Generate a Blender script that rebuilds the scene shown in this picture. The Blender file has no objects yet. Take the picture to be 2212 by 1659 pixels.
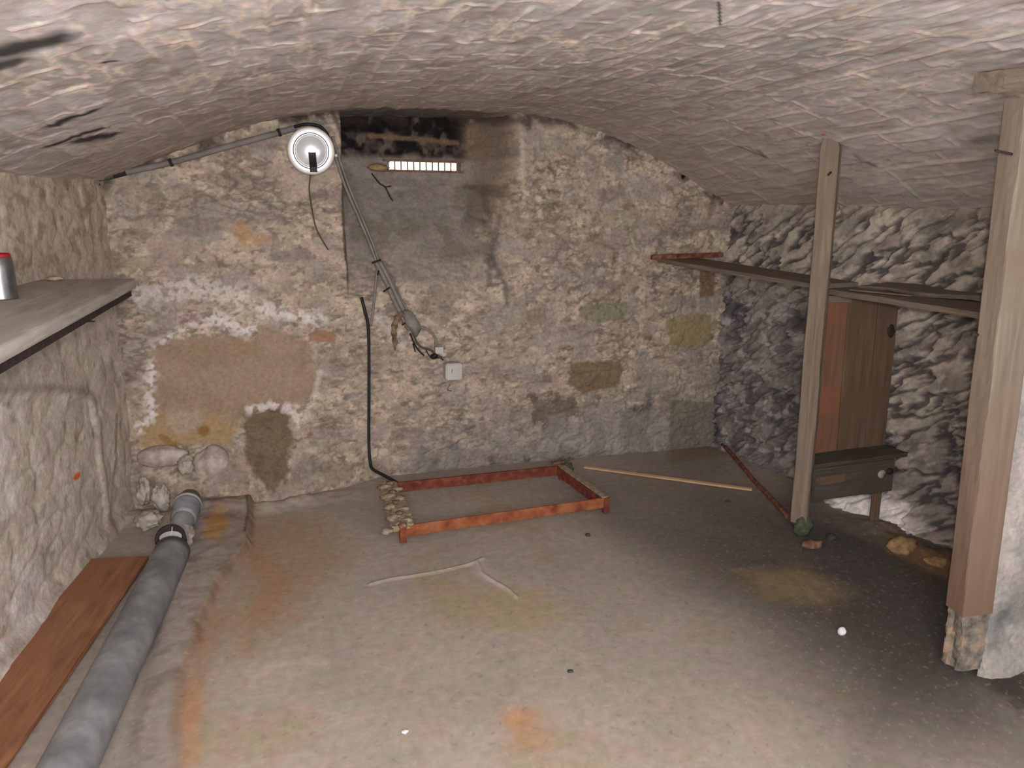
import bpy, math, random
import numpy as np
from mathutils import Vector, Matrix, Quaternion

# ------------------------------------------------------------------ camera
C = bpy.context.scene.collection
SC = bpy.context.scene
F = 1650.0                     # focal length for the 2212 x 1659 frame
CAMZ = 1.5
def cam_axes():
    v = (600., 430.); s = .012
    dy = np.array([(v[0]-1106)/F, -(v[1]-829.5)/F, -1.]); dy /= np.linalg.norm(dy)
    d2 = np.array([(v[0]+1000-1106)/F, -(v[1]+1000*s-829.5)/F, -1.])
    z = np.cross(d2, dy); z /= np.linalg.norm(z)
    if z[1] < 0: z = -z
    return np.cross(dy, z), dy, z
AX, AY, AZ = cam_axes()        # world axes written in camera coordinates
cd = bpy.data.cameras.new('camera'); cam = bpy.data.objects.new('camera', cd); C.objects.link(cam)
cd.sensor_fit = 'HORIZONTAL'; cd.sensor_width = 36.0; cd.lens = 36.0*F/2212.0; cd.clip_start = .02
R = Matrix((AX.tolist(), AY.tolist(), AZ.tolist()))      # rows = world axes -> camera-to-world
cam.matrix_world = Matrix.Translation((0, 0, CAMZ)) @ R.to_4x4()
SC.camera = cam

# ------------------------------------------------------------------ light and exposure
w = bpy.data.worlds.new('world'); SC.world = w; w.use_nodes = True
w.node_tree.nodes['Background'].inputs[0].default_value = (1., .98, .96, 1)
w.node_tree.nodes['Background'].inputs[1].default_value = 1.0
SC.view_settings.view_transform = 'Standard'; SC.view_settings.look = 'None'
SC.view_settings.gamma = 1; SC.view_settings.exposure = 0.5
SC.view_settings.use_curve_mapping = False
def area(name, loc, target, size, power, col):
    l = bpy.data.lights.new(name, 'AREA'); l.shape = 'DISK'; l.size = size; l.energy = power; l.color = col
    o = bpy.data.objects.new(name, l); C.objects.link(o); o.location = loc
    o.rotation_euler = (Vector(target)-Vector(loc)).to_track_quat('-Z', 'Y').to_euler(); return o
area('camera_flash', (.02, 0.0, 1.58), (.5, 3.5, 1.25), .06, 28, (1, .975, .985))
area('fill_light', (-.1, -.7, 1.55), (.4, 3.4, 1.1), 1.1, 60, (1, .96, .96))  # unseen soft fill added behind the camera

# ------------------------------------------------------------------ pixel rays meet planes
def at(u, v, ax, val):
    d = np.array([(u-1106)/F, -(v-829.5)/F, -1.]); d = np.array([d@AX, d@AY, d@AZ])
    o = np.array([0, 0, CAMZ]); return o + d*((val-o[ax])/d[ax])
def V(a): return Vector([float(x) for x in a])
def srgb(*c):
    a = np.array(c, float)/255.; return np.where(a <= .04045, a/12.92, ((a+.055)/1.055)**2.4)

# ------------------------------------------------------------------ numpy noise
_rs = np.random.RandomState(7); TAB = _rs.rand(16, 256, 256); GX = np.cos(TAB*2*np.pi); GY = np.sin(TAB*2*np.pi)
def vn(x, y, k=0):
    xi = np.floor(x).astype(int); yi = np.floor(y).astype(int); fx = x-xi; fy = y-yi
    wx = fx*fx*fx*(fx*(fx*6-15)+10); wy = fy*fy*fy*(fy*(fy*6-15)+10); k %= 16
    def g(i, j, dx, dy):
        a = i & 255, j & 255; return GX[k][a]*dx+GY[k][a]*dy
    a = g(xi, yi, fx, fy); b = g(xi+1, yi, fx-1, fy); c = g(xi, yi+1, fx, fy-1); d = g(xi+1, yi+1, fx-1, fy-1)
    return .5+.62*((a*(1-wx)+b*wx)*(1-wy)+(c*(1-wx)+d*wx)*wy)
def fbm(x, y, k=0, o=4, g=.5):
    s = 0; a = 1; t = 0
    for i in range(o):
        th = .6*i; c, q = math.cos(th), math.sin(th)
        s = s+a*vn((x*c-y*q)*2**i+17.3*i, (x*q+y*c)*2**i+5.1*i, k+i); t += a; a *= g
    return s/t
def ridge(x, y, k=0, o=4): return 1-np.abs(2*fbm(x, y, k, o)-1)
def vor(x, y, k=0, jit=.85):
    xi = np.floor(x).astype(int); yi = np.floor(y).astype(int); f1 = np.full(x.shape, 9.); f2 = f1.copy(); idv = np.zeros(x.shape)
    for a in (-1, 0, 1):
        for b in (-1, 0, 1):
            cx = xi+a; cy = yi+b
            px = cx+.5+jit*(TAB[k % 16][cx & 255, cy & 255]-.5); py = cy+.5+jit*(TAB[(k+1) % 16][cx & 255, cy & 255]-.5)
            d = np.hypot(px-x, py-y); r = TAB[(k+2) % 16][cx & 255, cy & 255]
            n = d < f1; f2 = np.where(n, f1, np.minimum(f2, d)); idv = np.where(n, r, idv); f1 = np.where(n, d, f1)
    return f1, f2, idv
def ss(a, b, x):
    t = np.clip((x-a)/(b-a), 0, 1); return t*t*(3-2*t)
def d_line(p, q, pts):
    best = np.full(p.shape, 9.)
    for (a, b), (c, d) in zip(pts[:-1], pts[1:]):
        L = (c-a)**2+(d-b)**2+1e-9; t = np.clip(((p-a)*(c-a)+(q-b)*(d-b))/L, 0, 1)
        best = np.minimum(best, np.hypot(p-a-t*(c-a), q-b-t*(d-b)))
    return best
def sdf(p, q, pts):                       # negative inside
    d = d_line(p, q, list(pts)+[pts[0]]); ins = np.zeros(p.shape, bool); n = len(pts)
    for i in range(n):
        x1, y1 = pts[i]; x2, y2 = pts[(i+1) % n]
        c = (y1 > q) != (y2 > q)
        with np.errstate(divide='ignore', invalid='ignore'): xx = (x2-x1)*(q-y1)/(y2-y1+1e-12)+x1
        ins ^= c & (p < xx)
    return np.where(ins, -d, d)
class Paint:
    """albedo of a surface: base colour plus stains with a shape of their own"""
    def __init__(s, p, q, col): s.p = p; s.q = q; s.c = np.ones(p.shape+(3,))*col; s.n = fbm(p*14, q*14, 3, 4)-.5; s.f = fbm(p*55, q*55, 8, 3)-.5
    def mix(s, m, col, k=1.):
        m = np.clip(m*k, 0, 1)[..., None]; s.c = s.c*(1-m)+np.asarray(col)*m
    def poly(s, pts, col, k=1., soft=.02, rag=.05):
        m = ss(soft, -soft, sdf(s.p, s.q, pts)+s.n*rag*2+s.f*rag*.8); s.mix(m, col, k); return m
    def line(s, pts, wd, col, k=1., soft=.5, rag=.02):
        m = ss(wd*(1+soft), wd*(1-soft), d_line(s.p, s.q, pts)+np.abs(s.n)*rag+s.f*rag*.6); s.mix(m, col, k); return m
    def blob(s, c, r, col, k=1., soft=.5, rag=.5):
        rx, ry = r if isinstance(r, tuple) else (r, r)
        d = np.hypot((s.p-c[0])/rx, (s.q-c[1])/ry)+s.n*rag*2+s.f*rag; m = ss(1+soft, 1-soft, d); s.mix(m, col, k); return m

# ------------------------------------------------------------------ materials
def mat_new(name):
    m = bpy.data.materials.new(name); m.use_nodes = True; nt = m.node_tree; return m, nt, nt.nodes['Principled BSDF']
def masonry(name, rough=.93, s1=70, s2=420, var=.34, bump=.5, dist=.003, spec=.2):
    m, nt, b = mat_new(name); N = nt.nodes.new; L = nt.links.new
    at_ = N('ShaderNodeAttribute'); at_.attribute_name = 'tint'
    tc = N('ShaderNodeTexCoord')
    n1 = N('ShaderNodeTexNoise'); n1.inputs['Scale'].default_value = s1; n1.inputs['Detail'].default_value = 5; n1.inputs['Roughness'].default_value = .65
    n2 = N('ShaderNodeTexNoise'); n2.inputs['Scale'].default_value = s2; n2.inputs['Detail'].default_value = 3
    L(tc.outputs['Object'], n1.inputs['Vector']); L(tc.outputs['Object'], n2.inputs['Vector'])
    mr = N('ShaderNodeMapRange'); mr.inputs[1].default_value = .3; mr.inputs[2].default_value = .7; mr.inputs[3].default_value = 1-var; mr.inputs[4].default_value = 1+var*.8
    L(n1.outputs['Fac'], mr.inputs[0])
    mx = N('ShaderNodeMix'); mx.data_type = 'RGBA'; mx.blend_type = 'MULTIPLY'; mx.inputs[0].default_value = 1
    L(at_.outputs['Color'], mx.inputs[6]); L(mr.outputs[0], mx.inputs[7])
    # hue drift: slightly pink / slightly green grains as on damp limewash
    n3 = N('ShaderNodeTexNoise'); n3.inputs['Scale'].default_value = s1*.45; n3.inputs['Detail'].default_value = 4; L(tc.outputs['Object'], n3.inputs['Vector'])
    rp = N('ShaderNodeValToRGB'); e = rp.color_ramp.elements; e[0].position = .35; e[0].color = (.95, .985, .95, 1); e[1].position = .65; e[1].color = (1.06, .965, 1.01, 1)
    L(n3.outputs['Fac'], rp.inputs[0])
    m2 = N('ShaderNodeMix'); m2.data_type = 'RGBA'; m2.blend_type = 'MULTIPLY'; m2.inputs[0].default_value = 1
    L(mx.outputs[2], m2.inputs[6]); L(rp.outputs[0], m2.inputs[7]); L(m2.outputs[2], b.inputs['Base Color'])
    ad = N('ShaderNodeMath'); ad.operation = 'ADD'; L(n1.outputs['Fac'], ad.inputs[0])
    mu = N('ShaderNodeMath'); mu.operation = 'MULTIPLY'; mu.inputs[1].default_value = .35; L(n2.outputs['Fac'], mu.inputs[0]); L(mu.outputs[0], ad.inputs[1])
    bp = N('ShaderNodeBump'); bp.inputs['Strength'].default_value = bump; bp.inputs['Distance'].default_value = dist*2
    L(ad.outputs[0], bp.inputs['Height']); L(bp.outputs[0], b.inputs['Normal'])
    b.inputs['Roughness'].default_value = rough; b.inputs['Specular IOR Level'].default_value = spec
    return m
def wood(name, c1, c2, c3=None, rough=.8, sc=(1.4, 26, 26), foot=None):
    m, nt, b = mat_new(name); N = nt.nodes.new; L = nt.links.new
    tc = N('ShaderNodeTexCoord'); mp = N('ShaderNodeMapping'); mp.inputs['Scale'].default_value = sc; L(tc.outputs['Object'], mp.inputs[0])
    n1 = N('ShaderNodeTexNoise'); n1.inputs['Scale'].default_value = 2.2; n1.inputs['Detail'].default_value = 7; n1.inputs['Roughness'].default_value = .62; n1.inputs['Distortion'].default_value = .5
    L(mp.outputs[0], n1.inputs['Vector'])
    rp = N('ShaderNodeValToRGB'); e = rp.color_ramp.elements; e[0].position = .33; e[0].color = (*srgb(*c1), 1); e[1].position = .68; e[1].color = (*srgb(*c2), 1)
    L(n1.outputs['Fac'], rp.inputs[0])
    n2 = N('ShaderNodeTexNoise'); n2.inputs['Scale'].default_value = 5; n2.inputs['Detail'].default_value = 5; L(tc.outputs['Object'], n2.inputs['Vector'])
    r2 = N('ShaderNodeValToRGB'); r2.color_ramp.elements[0].position = .48; r2.color_ramp.elements[1].position = .66; L(n2.outputs['Fac'], r2.inputs[0])
    mx = N('ShaderNodeMix'); mx.data_type = 'RGBA'; L(r2.outputs[0], mx.inputs[0]); L(rp.outputs[0], mx.inputs[6])
    mx.inputs[7].default_value = (*srgb(*(c3 or c2)), 1); outc = mx.outputs[2]
    if foot:                                # damp brown stain soaked up the foot of the timber
        sx = N('ShaderNodeSeparateXYZ'); L(tc.outputs['Object'], sx.inputs[0]); ad = N('ShaderNodeMath'); ad.operation = 'MULTIPLY_ADD'; L(n2.outputs['Fac'], ad.inputs[0]); ad.inputs[1].default_value = .6; L(sx.outputs[0], ad.inputs[2])
        fr = N('ShaderNodeMapRange'); fr.inputs[1].default_value = foot[0]+.3; fr.inputs[2].default_value = foot[1]+.3; fr.inputs[3].default_value = foot[2]; fr.inputs[4].default_value = 0; L(ad.outputs[0], fr.inputs[0])
        m3 = N('ShaderNodeMix'); m3.data_type = 'RGBA'; L(fr.outputs[0], m3.inputs[0]); L(outc, m3.inputs[6]); m3.inputs[7].default_value = (*srgb(*foot[3]), 1); outc = m3.outputs[2]
    L(outc, b.inputs['Base Color'])
    bp = N('ShaderNodeBump'); bp.inputs['Strength'].default_value = .5; bp.inputs['Distance'].default_value = .003; L(n1.outputs['Fac'], bp.inputs['Height']); L(bp.outputs[0], b.inputs['Normal'])
    b.inputs['Roughness'].default_value = rough; b.inputs['Specular IOR Level'].default_value = .25
    return m
def mottled(name, cols, scale=25, rough=.75, metal=0., bump=.4, spec=.3):
    m, nt, b = mat_new(name); N = nt.nodes.new; L = nt.links.new
    tc = N('ShaderNodeTexCoord'); n1 = N('ShaderNodeTexNoise'); n1.inputs['Scale'].default_value = scale; n1.inputs['Detail'].default_value = 6; n1.inputs['Roughness'].default_value = .6
    L(tc.outputs['Object'], n1.inputs['Vector']); rp = N('ShaderNodeValToRGB'); L(n1.outputs['Fac'], rp.inputs[0]); el = rp.color_ramp.elements
    for i, c in enumerate(cols):
        p = .34+.32*i/max(1, len(cols)-1)
        e = el[i] if i < 2 else el.new(p)
        e.position = p; e.color = (*srgb(*c), 1)
    L(rp.outputs[0], b.inputs['Base Color']); bp = N('ShaderNodeBump'); bp.inputs['Strength'].default_value = bump; bp.inputs['Distance'].default_value = .003
    L(n1.outputs['Fac'], bp.inputs['Height']); L(bp.outputs[0], b.inputs['Normal'])
    b.inputs['Roughness'].default_value = rough; b.inputs['Metallic'].default_value = metal; b.inputs['Specular IOR Level'].default_value = spec
    return m
M = {}
M['wall'] = masonry('rubble_limewash', s1=60, var=.22, bump=.45, dist=.003)
M['slate'] = masonry('rough_slate', s1=45, var=.22, bump=.5, dist=.004)
M['vault'] = masonry('vault_limewash', s1=38, var=.10, bump=.35, dist=.002)
M['floor'] = masonry('worn_cement', rough=.9, s1=26, s2=260, var=.15, bump=.3, dist=.0012, spec=.15)
M['post'] = wood('grey_brown_post', (98, 86, 74), (132, 118, 103), (114, 101, 88), sc=(1.2, 24, 24))
M['post2'] = wood('pale_post', (108, 96, 84), (134, 121, 107), (118, 104, 90), sc=(1.2, 16, 16), foot=(.05, .85, .7, (104, 76, 60)))
M['rotten'] = mottled('rotten_wood', [(82, 72, 62), (112, 106, 98), (150, 126, 104)], 22, .95)
M['shelf'] = wood('dark_shelf_wood', (92, 80, 70), (126, 111, 98), (104, 95, 86))
M['shelfg'] = wood('grey_shelf_wood', (146, 139, 132), (182, 174, 166), (164, 156, 148), sc=(1.6, 14, 14))
M['board'] = wood('brown_board', (84, 66, 52), (110, 90, 72), (94, 74, 58), sc=(1.2, 16, 16))
M['redboard'] = wood('orange_board', (102, 76, 60), (126, 92, 70), (134, 84, 64))
M['darkboard'] = wood('blackened_board', (62, 56, 50), (86, 78, 70), (70, 64, 56))
M['plank'] = wood('red_brown_plank', (112, 76, 54), (150, 106, 76), (136, 92, 66), sc=(1.8, 12, 12), rough=.7)
M['stick'] = wood('pale_lath', (168, 142, 108), (188, 160, 124), (180, 142, 108))
M['rod'] = mottled('rusty_rod', [(74, 42, 32), (110, 62, 46), (128, 96, 76)], 30)
M['rust'] = mottled('rust_red', [(84, 42, 34), (108, 54, 40), (128, 74, 46)], 22, .85)
M['rusto'] = mottled('orange_rust', [(104, 52, 36), (132, 74, 46), (144, 94, 60)], 18, .85)
M['dust'] = mottled('dusty_crust', [(110, 92, 72), (140, 126, 106), (158, 144, 122)], 40, .95)
M['pipe'] = mottled('grey_plastic_pipe', [(96, 97, 98), (116, 117, 118), (136, 137, 138)], 9, .6, 0, .12, .4)
M['pipe_l'] = mottled('pale_grey_plastic', [(132, 134, 138), (160, 162, 166)], 14, .5, 0, .1, .4)
M['black'] = mottled('black_rubber', [(20, 20, 22), (32, 32, 36)], 40, .6)
M['dark'] = mottled('dark_rim_and_shade', [(34, 26, 26), (58, 44, 44)], 40, .8)
M['cable'] = mottled('grey_cable', [(104, 98, 92), (128, 121, 114)], 20, .6, 0, .2)
M['conduit'] = mottled('grey_conduit', [(100, 92, 88), (122, 115, 110)], 12, .7, 0, .2)
M['box'] = mottled('pale_grey_box', [(170, 164, 160), (186, 180, 176)], 9, .55, 0, .08)
M['rag'] = mottled('brown_rag', [(70, 52, 44), (108, 86, 70), (132, 114, 96)], 30, .95)
M['wire'] = mottled('dark_wire', [(62, 56, 42), (84, 76, 58)], 30, .7)
M['stone'] = mottled('grey_stone', [(128, 118, 106), (158, 150, 140), (176, 168, 158)], 14, .95)
M['pstone'] = mottled('mauve_stone', [(138, 124, 114), (168, 154, 146), (190, 178, 168)], 16, .95, 0, .8)
M['ostone'] = mottled('ochre_stone', [(116, 92, 62), (148, 120, 84), (160, 138, 110)], 22, .95)
M['rstone'] = mottled('reddish_rubble', [(80, 54, 42), (118, 88, 70), (150, 118, 98)], 26, .95)
M['dkstone'] = mottled('dark_stone', [(44, 46, 46), (70, 72, 70)], 30, .9)
M['moss'] = mottled('green_clod', [(52, 58, 44), (84, 88, 68)], 50, .95)
M['white'] = mottled('mottled_white', [(190, 188, 190), (222, 220, 224)], 40, .8)
M['can'] = mottled('bare_tin', [(110, 108, 110), (150, 148, 150)], 16, .35, .85, .15)
M['darkedge'] = mottled('dark_reflection_edge', [(70, 70, 72), (100, 100, 102)], 30, .6, .3)
M['red'] = mottled('red_paint', [(150, 14, 32), (176, 24, 44)], 20, .5, 0, .1)
M['iron'] = mottled('dull_iron', [(88, 62, 52), (120, 96, 80)], 40, .7, .2)
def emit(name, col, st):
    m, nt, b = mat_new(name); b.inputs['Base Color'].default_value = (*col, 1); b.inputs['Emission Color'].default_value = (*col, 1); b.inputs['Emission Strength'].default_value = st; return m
M['pane'] = emit('daylit_glass', (1, .9, .66), 1.5)
M['dish'] = emit('flash_glow_glass', (1., .99, .97), .6); M['dish'].node_tree.nodes['Principled BSDF'].inputs['Roughness'].default_value = .3  # dish glow added in place of the flash reflecting off the glass
M['milk'] = mottled('milky_glass', [(196, 190, 180), (214, 208, 200)], 12, .3, 0, .05, .5)
m, nt, b = mat_new('silvered_bulb'); b.inputs['Base Color'].default_value = (.86, .88, .92, 1); b.inputs['Metallic'].default_value = 1; b.inputs['Roughness'].default_value = .28; b.inputs['Emission Color'].default_value = (1, 1, 1, 1); b.inputs['Emission Strength'].default_value = .22; M['mirror'] = m  # weak emission added to whiten the flash highlight on the bulb

# ------------------------------------------------------------------ object helpers
def tag(o, label=None, cat=None, group=None, kind=None):
    if label: o['label'] = label
    if cat: o['category'] = cat
    if group: o['group'] = group
    if kind: o['kind'] = kind
    return o
def empty(name, loc, label, cat, group=None):
    o = bpy.data.objects.new(name, None); C.objects.link(o); o.location = V(loc); o.empty_display_size = .05; return tag(o, label, cat, group)
def link(name, me, m, parent=None, smooth=True):
    o = bpy.data.objects.new(name, me); C.objects.link(o)
    if m is not None: me.materials.append(m)
    if smooth: me.polygons.foreach_set('use_smooth', [True]*len(me.polygons))
    if parent is not None:
        o.parent = parent; o.matrix_parent_inverse = Matrix.Translation(-parent.location)
    return o
def mesh_from(name, verts, faces):
    me = bpy.data.meshes.new(name); me.from_pydata([tuple(map(float, v)) for v in verts], [], faces); me.update(); return me
def grid_obj(name, P, Ccol, m, hole=None, kind='structure'):
    n, k = P.shape[:2]; idx = np.arange(n*k).reshape(n, k)
    q = np.stack([idx[:-1, :-1], idx[1:, :-1], idx[1:, 1:], idx[:-1, 1:]], -1).reshape(-1, 4)
    if hole is not None: q = q[~hole[:-1, :-1].reshape(-1)]
    me = bpy.data.meshes.new(name); me.vertices.add(n*k); me.vertices.foreach_set('co', P.reshape(-1).astype(np.float32))
    me.loops.add(q.size); me.loops.foreach_set('vertex_index', q.reshape(-1).astype(np.int32))
    me.polygons.add(len(q)); me.polygons.foreach_set('loop_start', (np.arange(len(q))*4).astype(np.int32)); me.polygons.foreach_set('loop_total', np.full(len(q), 4, np.int32))
    me.update(calc_edges=True); me.validate()
    a = me.attributes.new('tint', 'FLOAT_COLOR', 'POINT'); cc = np.ones((n*k, 4), np.float32); cc[:, :3] = np.clip(Ccol.reshape(-1, 3), 0, 1); a.data.foreach_set('color', cc.reshape(-1))
    o = link(name, me, m); o['kind'] = kind; return o
def tube_mesh(name, pts, r, n=10, close=True, flat=1.0):
    pts = [V(p) for p in pts]; rs = r if isinstance(r, (list, tuple)) else [r]*len(pts)
    vs = []; fs = []; t = (pts[1]-pts[0]).normalized(); a = t.orthogonal().normalized()
    for i, p in enumerate(pts):
        t2 = ((pts[min(i+1, len(pts)-1)]-p).normalized()+(p-pts[max(i-1, 0)]).normalized())
        if t2.length < 1e-6: t2 = t
        t2.normalize(); a = (a-t2*a.dot(t2)).normalized(); b = t2.cross(a)
        for j in range(n):
            th = 2*math.pi*j/n; vs.append(p+(a*math.cos(th)+b*math.sin(th)*flat)*rs[i])
    for i in range(len(pts)-1):
        for j in range(n): fs.append((i*n+j, i*n+(j+1) % n, (i+1)*n+(j+1) % n, (i+1)*n+j))
    if close: fs.append(tuple(range(n))[::-1]); fs.append(tuple((len(pts)-1)*n+j for j in range(n)))
    return mesh_from(name, vs, fs)
def smooth_path(pts, k=6):
    P = [V(p) for p in pts]; out = []
    for i in range(len(P)-1):
        p0 = P[max(i-1, 0)]; p1 = P[i]; p2 = P[i+1]; p3 = P[min(i+2, len(P)-1)]
        for j in range(k):
            t = j/k; out.append(.5*((2*p1)+(p2-p0)*t+(2*p0-5*p1+4*p2-p3)*t*t+(3*p1-p0-3*p2+p3)*t*t*t))
    out.append(P[-1]); return out
def cable(name, pts, r, m, parent=None, k=6, n=8, flat=1.):
    return link(name, tube_mesh(name, smooth_path(pts, k), r, n, True, flat), m, parent)
def beam(name, p0, p1, wv, w_, t_, m, parent=None, wob=.002, seed=0, seg=24, rnd=.12, shape=None):
    """timber from p0 to p1; wv = direction of its width; worn edges, slight waviness. Local X runs along the grain"""
    p0 = V(p0); p1 = V(p1); X = (p1-p0); L = X.length; X.normalize(); Y = V(wv); Y = (Y-X*Y.dot(X)).normalized(); Z = X.cross(Y)
    rng = random.Random(seed); vs = []; fs = []; r = min(w_, t_)*rnd
    prof = []
    for (cx, cy, a0) in ((1, 1, 0), (-1, 1, 90), (-1, -1, 180), (1, -1, 270)):
        for k in range(3):
            a = math.radians(a0+45*k); prof.append((cx*(w_/2-r)+r*math.cos(a), cy*(t_/2-r)+r*math.sin(a)))
    full = []
    for i, p in enumerate(prof):
        q = prof[(i+1) % 12]; full.append(p)
        if i % 3 == 2:
            for k in (1, 2, 3): full.append((p[0]+(q[0]-p[0])*k/4, p[1]+(q[1]-p[1])*k/4))
    n = len(full); ph = [rng.random()*6.28 for _ in range(6)]
    for i in range(seg+1):
        s = i/seg; x = L*s; f = shape(s) if shape else (0, 0, 1, 1)
        for j, (a, b) in enumerate(full):
            ns = wob*(math.sin(7*x+ph[0]+j*.7)+.6*math.sin(19*x+ph[1]+j*1.9)+rng.uniform(-.5, .5))
            vs.append((x, a*f[2]+f[0]+ns, b*f[3]+f[1]+ns*.5*math.sin(j+ph[2])))
    for i in range(seg):
        for j in range(n): fs.append((i*n+j, i*n+(j+1) % n, (i+1)*n+(j+1) % n, (i+1)*n+j))
    for e, o in ((0, -1), (seg, 1)):
        vs.append((L*e/seg+o*.0005, sum(v[1] for v in vs[e*n:e*n+n])/n, sum(v[2] for v in vs[e*n:e*n+n])/n)); c = len(vs)-1
        for j in range(n): fs.append((e*n+j, e*n+(j+1) % n, c) if o > 0 else (e*n+(j+1) % n, e*n+j, c))
    me = mesh_from(name, vs, fs); o = bpy.data.objects.new(name, me); C.objects.link(o); me.materials.append(m)
    Mx = Matrix((X, Y, Z)).transposed().to_4x4(); Mx.translation = p0
    if parent is not None: Mx = Matrix.Translation(-parent.location) @ Mx; o.parent = parent
    o.matrix_local = Mx; return o
def rock_mesh(name, r, seed, c=(0, 0, 0), sub=3, amp=.3, fr=1.6):
    from mathutils import noise
    import bmesh
    bm = bmesh.new(); bmesh.ops.create_icosphere(bm, subdivisions=sub, radius=1)
    for v in bm.verts:
        d = v.co.normalized(); k = 1+amp*noise.fractal(d*fr+Vector((seed*3.7, seed, 0)), 1., 2., 4)
        v.co = Vector((d.x*r[0]*k+c[0], d.y*r[1]*k+c[1], d.z*r[2]*k+c[2]))
    me = bpy.data.meshes.new(name); bm.to_mesh(me); bm.free(); return me
def rock(name, loc, r, seed, m, label=None, cat=None, parent=None, sub=3, amp=.3, fr=1.6, group=None):
    me = rock_mesh(name, r, seed, (0, 0, 0), sub, amp, fr); o = link(name, me, m, None); o.location = V(loc)
    if parent is not None: o.parent = parent; o.location = V(loc)-parent.location
    if label: tag(o, label, cat, group)
    return o
def prism(name, poly, y0, y1, m, parent=None, axis='y', bev=.0):
    """closed outline poly [(a,b)] extruded along an axis between y0 and y1"""
    import bmesh
    f = {'y': lambda a, b, t: (a, t, b), 'z': lambda a, b, t: (a, b, t), 'x': lambda a, b, t: (t, a, b)}[axis]
    bm = bmesh.new(); A = [bm.verts.new(f(a, b, y0)) for a, b in poly]; B = [bm.verts.new(f(a, b, y1)) for a, b in poly]
    bm.faces.new(A); bm.faces.new(B[::-1]); n = len(poly)
    for i in range(n): bm.faces.new((A[i], B[i], B[(i+1) % n], A[(i+1) % n]))
    bmesh.ops.recalc_face_normals(bm, faces=bm.faces)
    if bev: bmesh.ops.bevel(bm, geom=bm.edges[:], offset=bev, segments=2, affect='EDGES')
    me = bpy.data.meshes.new(name); bm.to_mesh(me); bm.free(); return link(name, me, m, parent, smooth=False)

# ================================================================== THE CELLAR SHELL
YB = 4.08                                     # back wall plane
def Xl(y): return -.80-(3.9-y)*.09            # left wall
def Xr(y): return 2.56+(4.1-y)*.17            # right wall
VU = np.array([-.06, 0, .06, .119, .22, .327, .42, .5, .634, .70, .756, .839, .911, .96, 1.0, 1.06])
VZ = np.array([1.52, 1.57, 1.66, 1.745, 1.87, 1.935, 1.952, 1.955, 1.955, 1.93, 1.88, 1.775, 1.655, 1.565, 1.50, 1.42])
def vault_z(x, y):
    u = (x-Xl(y))/(Xr(y)-Xl(y)); s = 0
    for k in (-.02, 0, .02): s = s+np.interp(u+k, VU, VZ)
    return s/3
def bk(u, v, y=YB): p = at(u, v, 1, y); return (p[0], p[2])
def fl(u, v, z=0.): p = at(u, v, 2, z); return (p[0], p[1])
def lw(u, v):                                 # pixel on left wall -> (y,z)
    y = 3.2
    for _ in range(30):
        p = at(u, v, 0, Xl(y)); y = .5*y+.5*p[1]
    return (p[1], p[2])
def rw(u, v):
    y = 3.2
    for _ in range(30):
        p = at(u, v, 0, Xr(y)); y = .5*y+.5*p[1]
    return (p[1], p[2])
def ce(u, v):                                 # pixel on the vault -> (x,y)
    d = np.array([(u-1106)/F, -(v-829.5)/F, -1.]); d = np.array([d@AX, d@AY, d@AZ]); t0, t1 = .2, 8.
    for t in np.linspace(.2, 8, 800):
        p = d*t
        if p[2]+CAMZ > vault_z(p[0], p[1]): return (p[0], p[1])
    return (p[0], p[1])
bkl = lambda L, y=YB: [bk(u, v, y) for u, v in L]
def near(lst, f): return [f(u, v) for u, v in lst]

# ---- floor ----
x = np.arange(-1.25, 3.2, .0065); y = np.arange(-1.2, 4.3, .0075)
Xg, Yg = np.meshgrid(x, y, indexing='ij'); p, q = Xg, Yg
h = .006*(fbm(p*1.5, q*1.5, 1, 3)-.5)+.0012*(fbm(p*9, q*9, 2, 4)-.5)
cx = np.interp(q, [1.2, 1.94, 2.15, 2.41, 2.66, 3.0, 3.33, 3.9], [-.36, -.335, -.372, -.374, -.355, -.30, -.205, -.20])+.04*(fbm(q*6, p*2, 5, 3)-.5)
curb = ss(.012, -.012, p-cx)*ss(-1.4, -.6, -(q-3.9)*-1+0*q-0*p) if False else ss(.014, -.014, p-cx)
curb = curb*ss(-.52, -.46, p)
h = h+curb*(.04+.02*(fbm(p*8, q*8, 4, 4)-.5))*ss(2.0, 3.0, q)
# lifted crack of the cement skin
cr1 = near([(800, 1262), (840, 1252), (905, 1242), (960, 1232), (1010, 1220), (1045, 1206)], fl); cr2 = near([(1030, 1213), (1040, 1238), (1070, 1258), (1095, 1272), (1115, 1290)], fl)
dcr = np.minimum(d_line(p, q, cr1), d_line(p, q, cr2)); h = h+.007*ss(.014, 0, dcr+.006*(fbm(p*40, q*40, 6, 2)-.5))
# dirt heaped along the foot of the right wall and back wall
h = h+.07*ss(.16, 0, Xr(q)-.16-p)*ss(3.0, 2.7, q)*fbm(p*7, q*7, 9, 3)
h = h+.05*ss(.12, 0, np.abs(q-(3.8+.05*np.sin(p*4)))+.0*p)*ss(.5, -.1, p)*fbm(p*9, q*9, 9, 3)
P_ = Paint(p, q, srgb(158, 149, 138))
P_.mix(ss(.42, .6, fbm(p*2.2, q*2.2, 2, 5)), srgb(148, 140, 130), .7)
P_.mix(ss(.5, .68, fbm(p*5, q*5, 4, 5)), srgb(158, 148, 135), .45)
P_.mix(ss(.55, .7, fbm(p*2.6+9, q*3.2, 6, 4)), srgb(150, 134, 106), .5)
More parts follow.
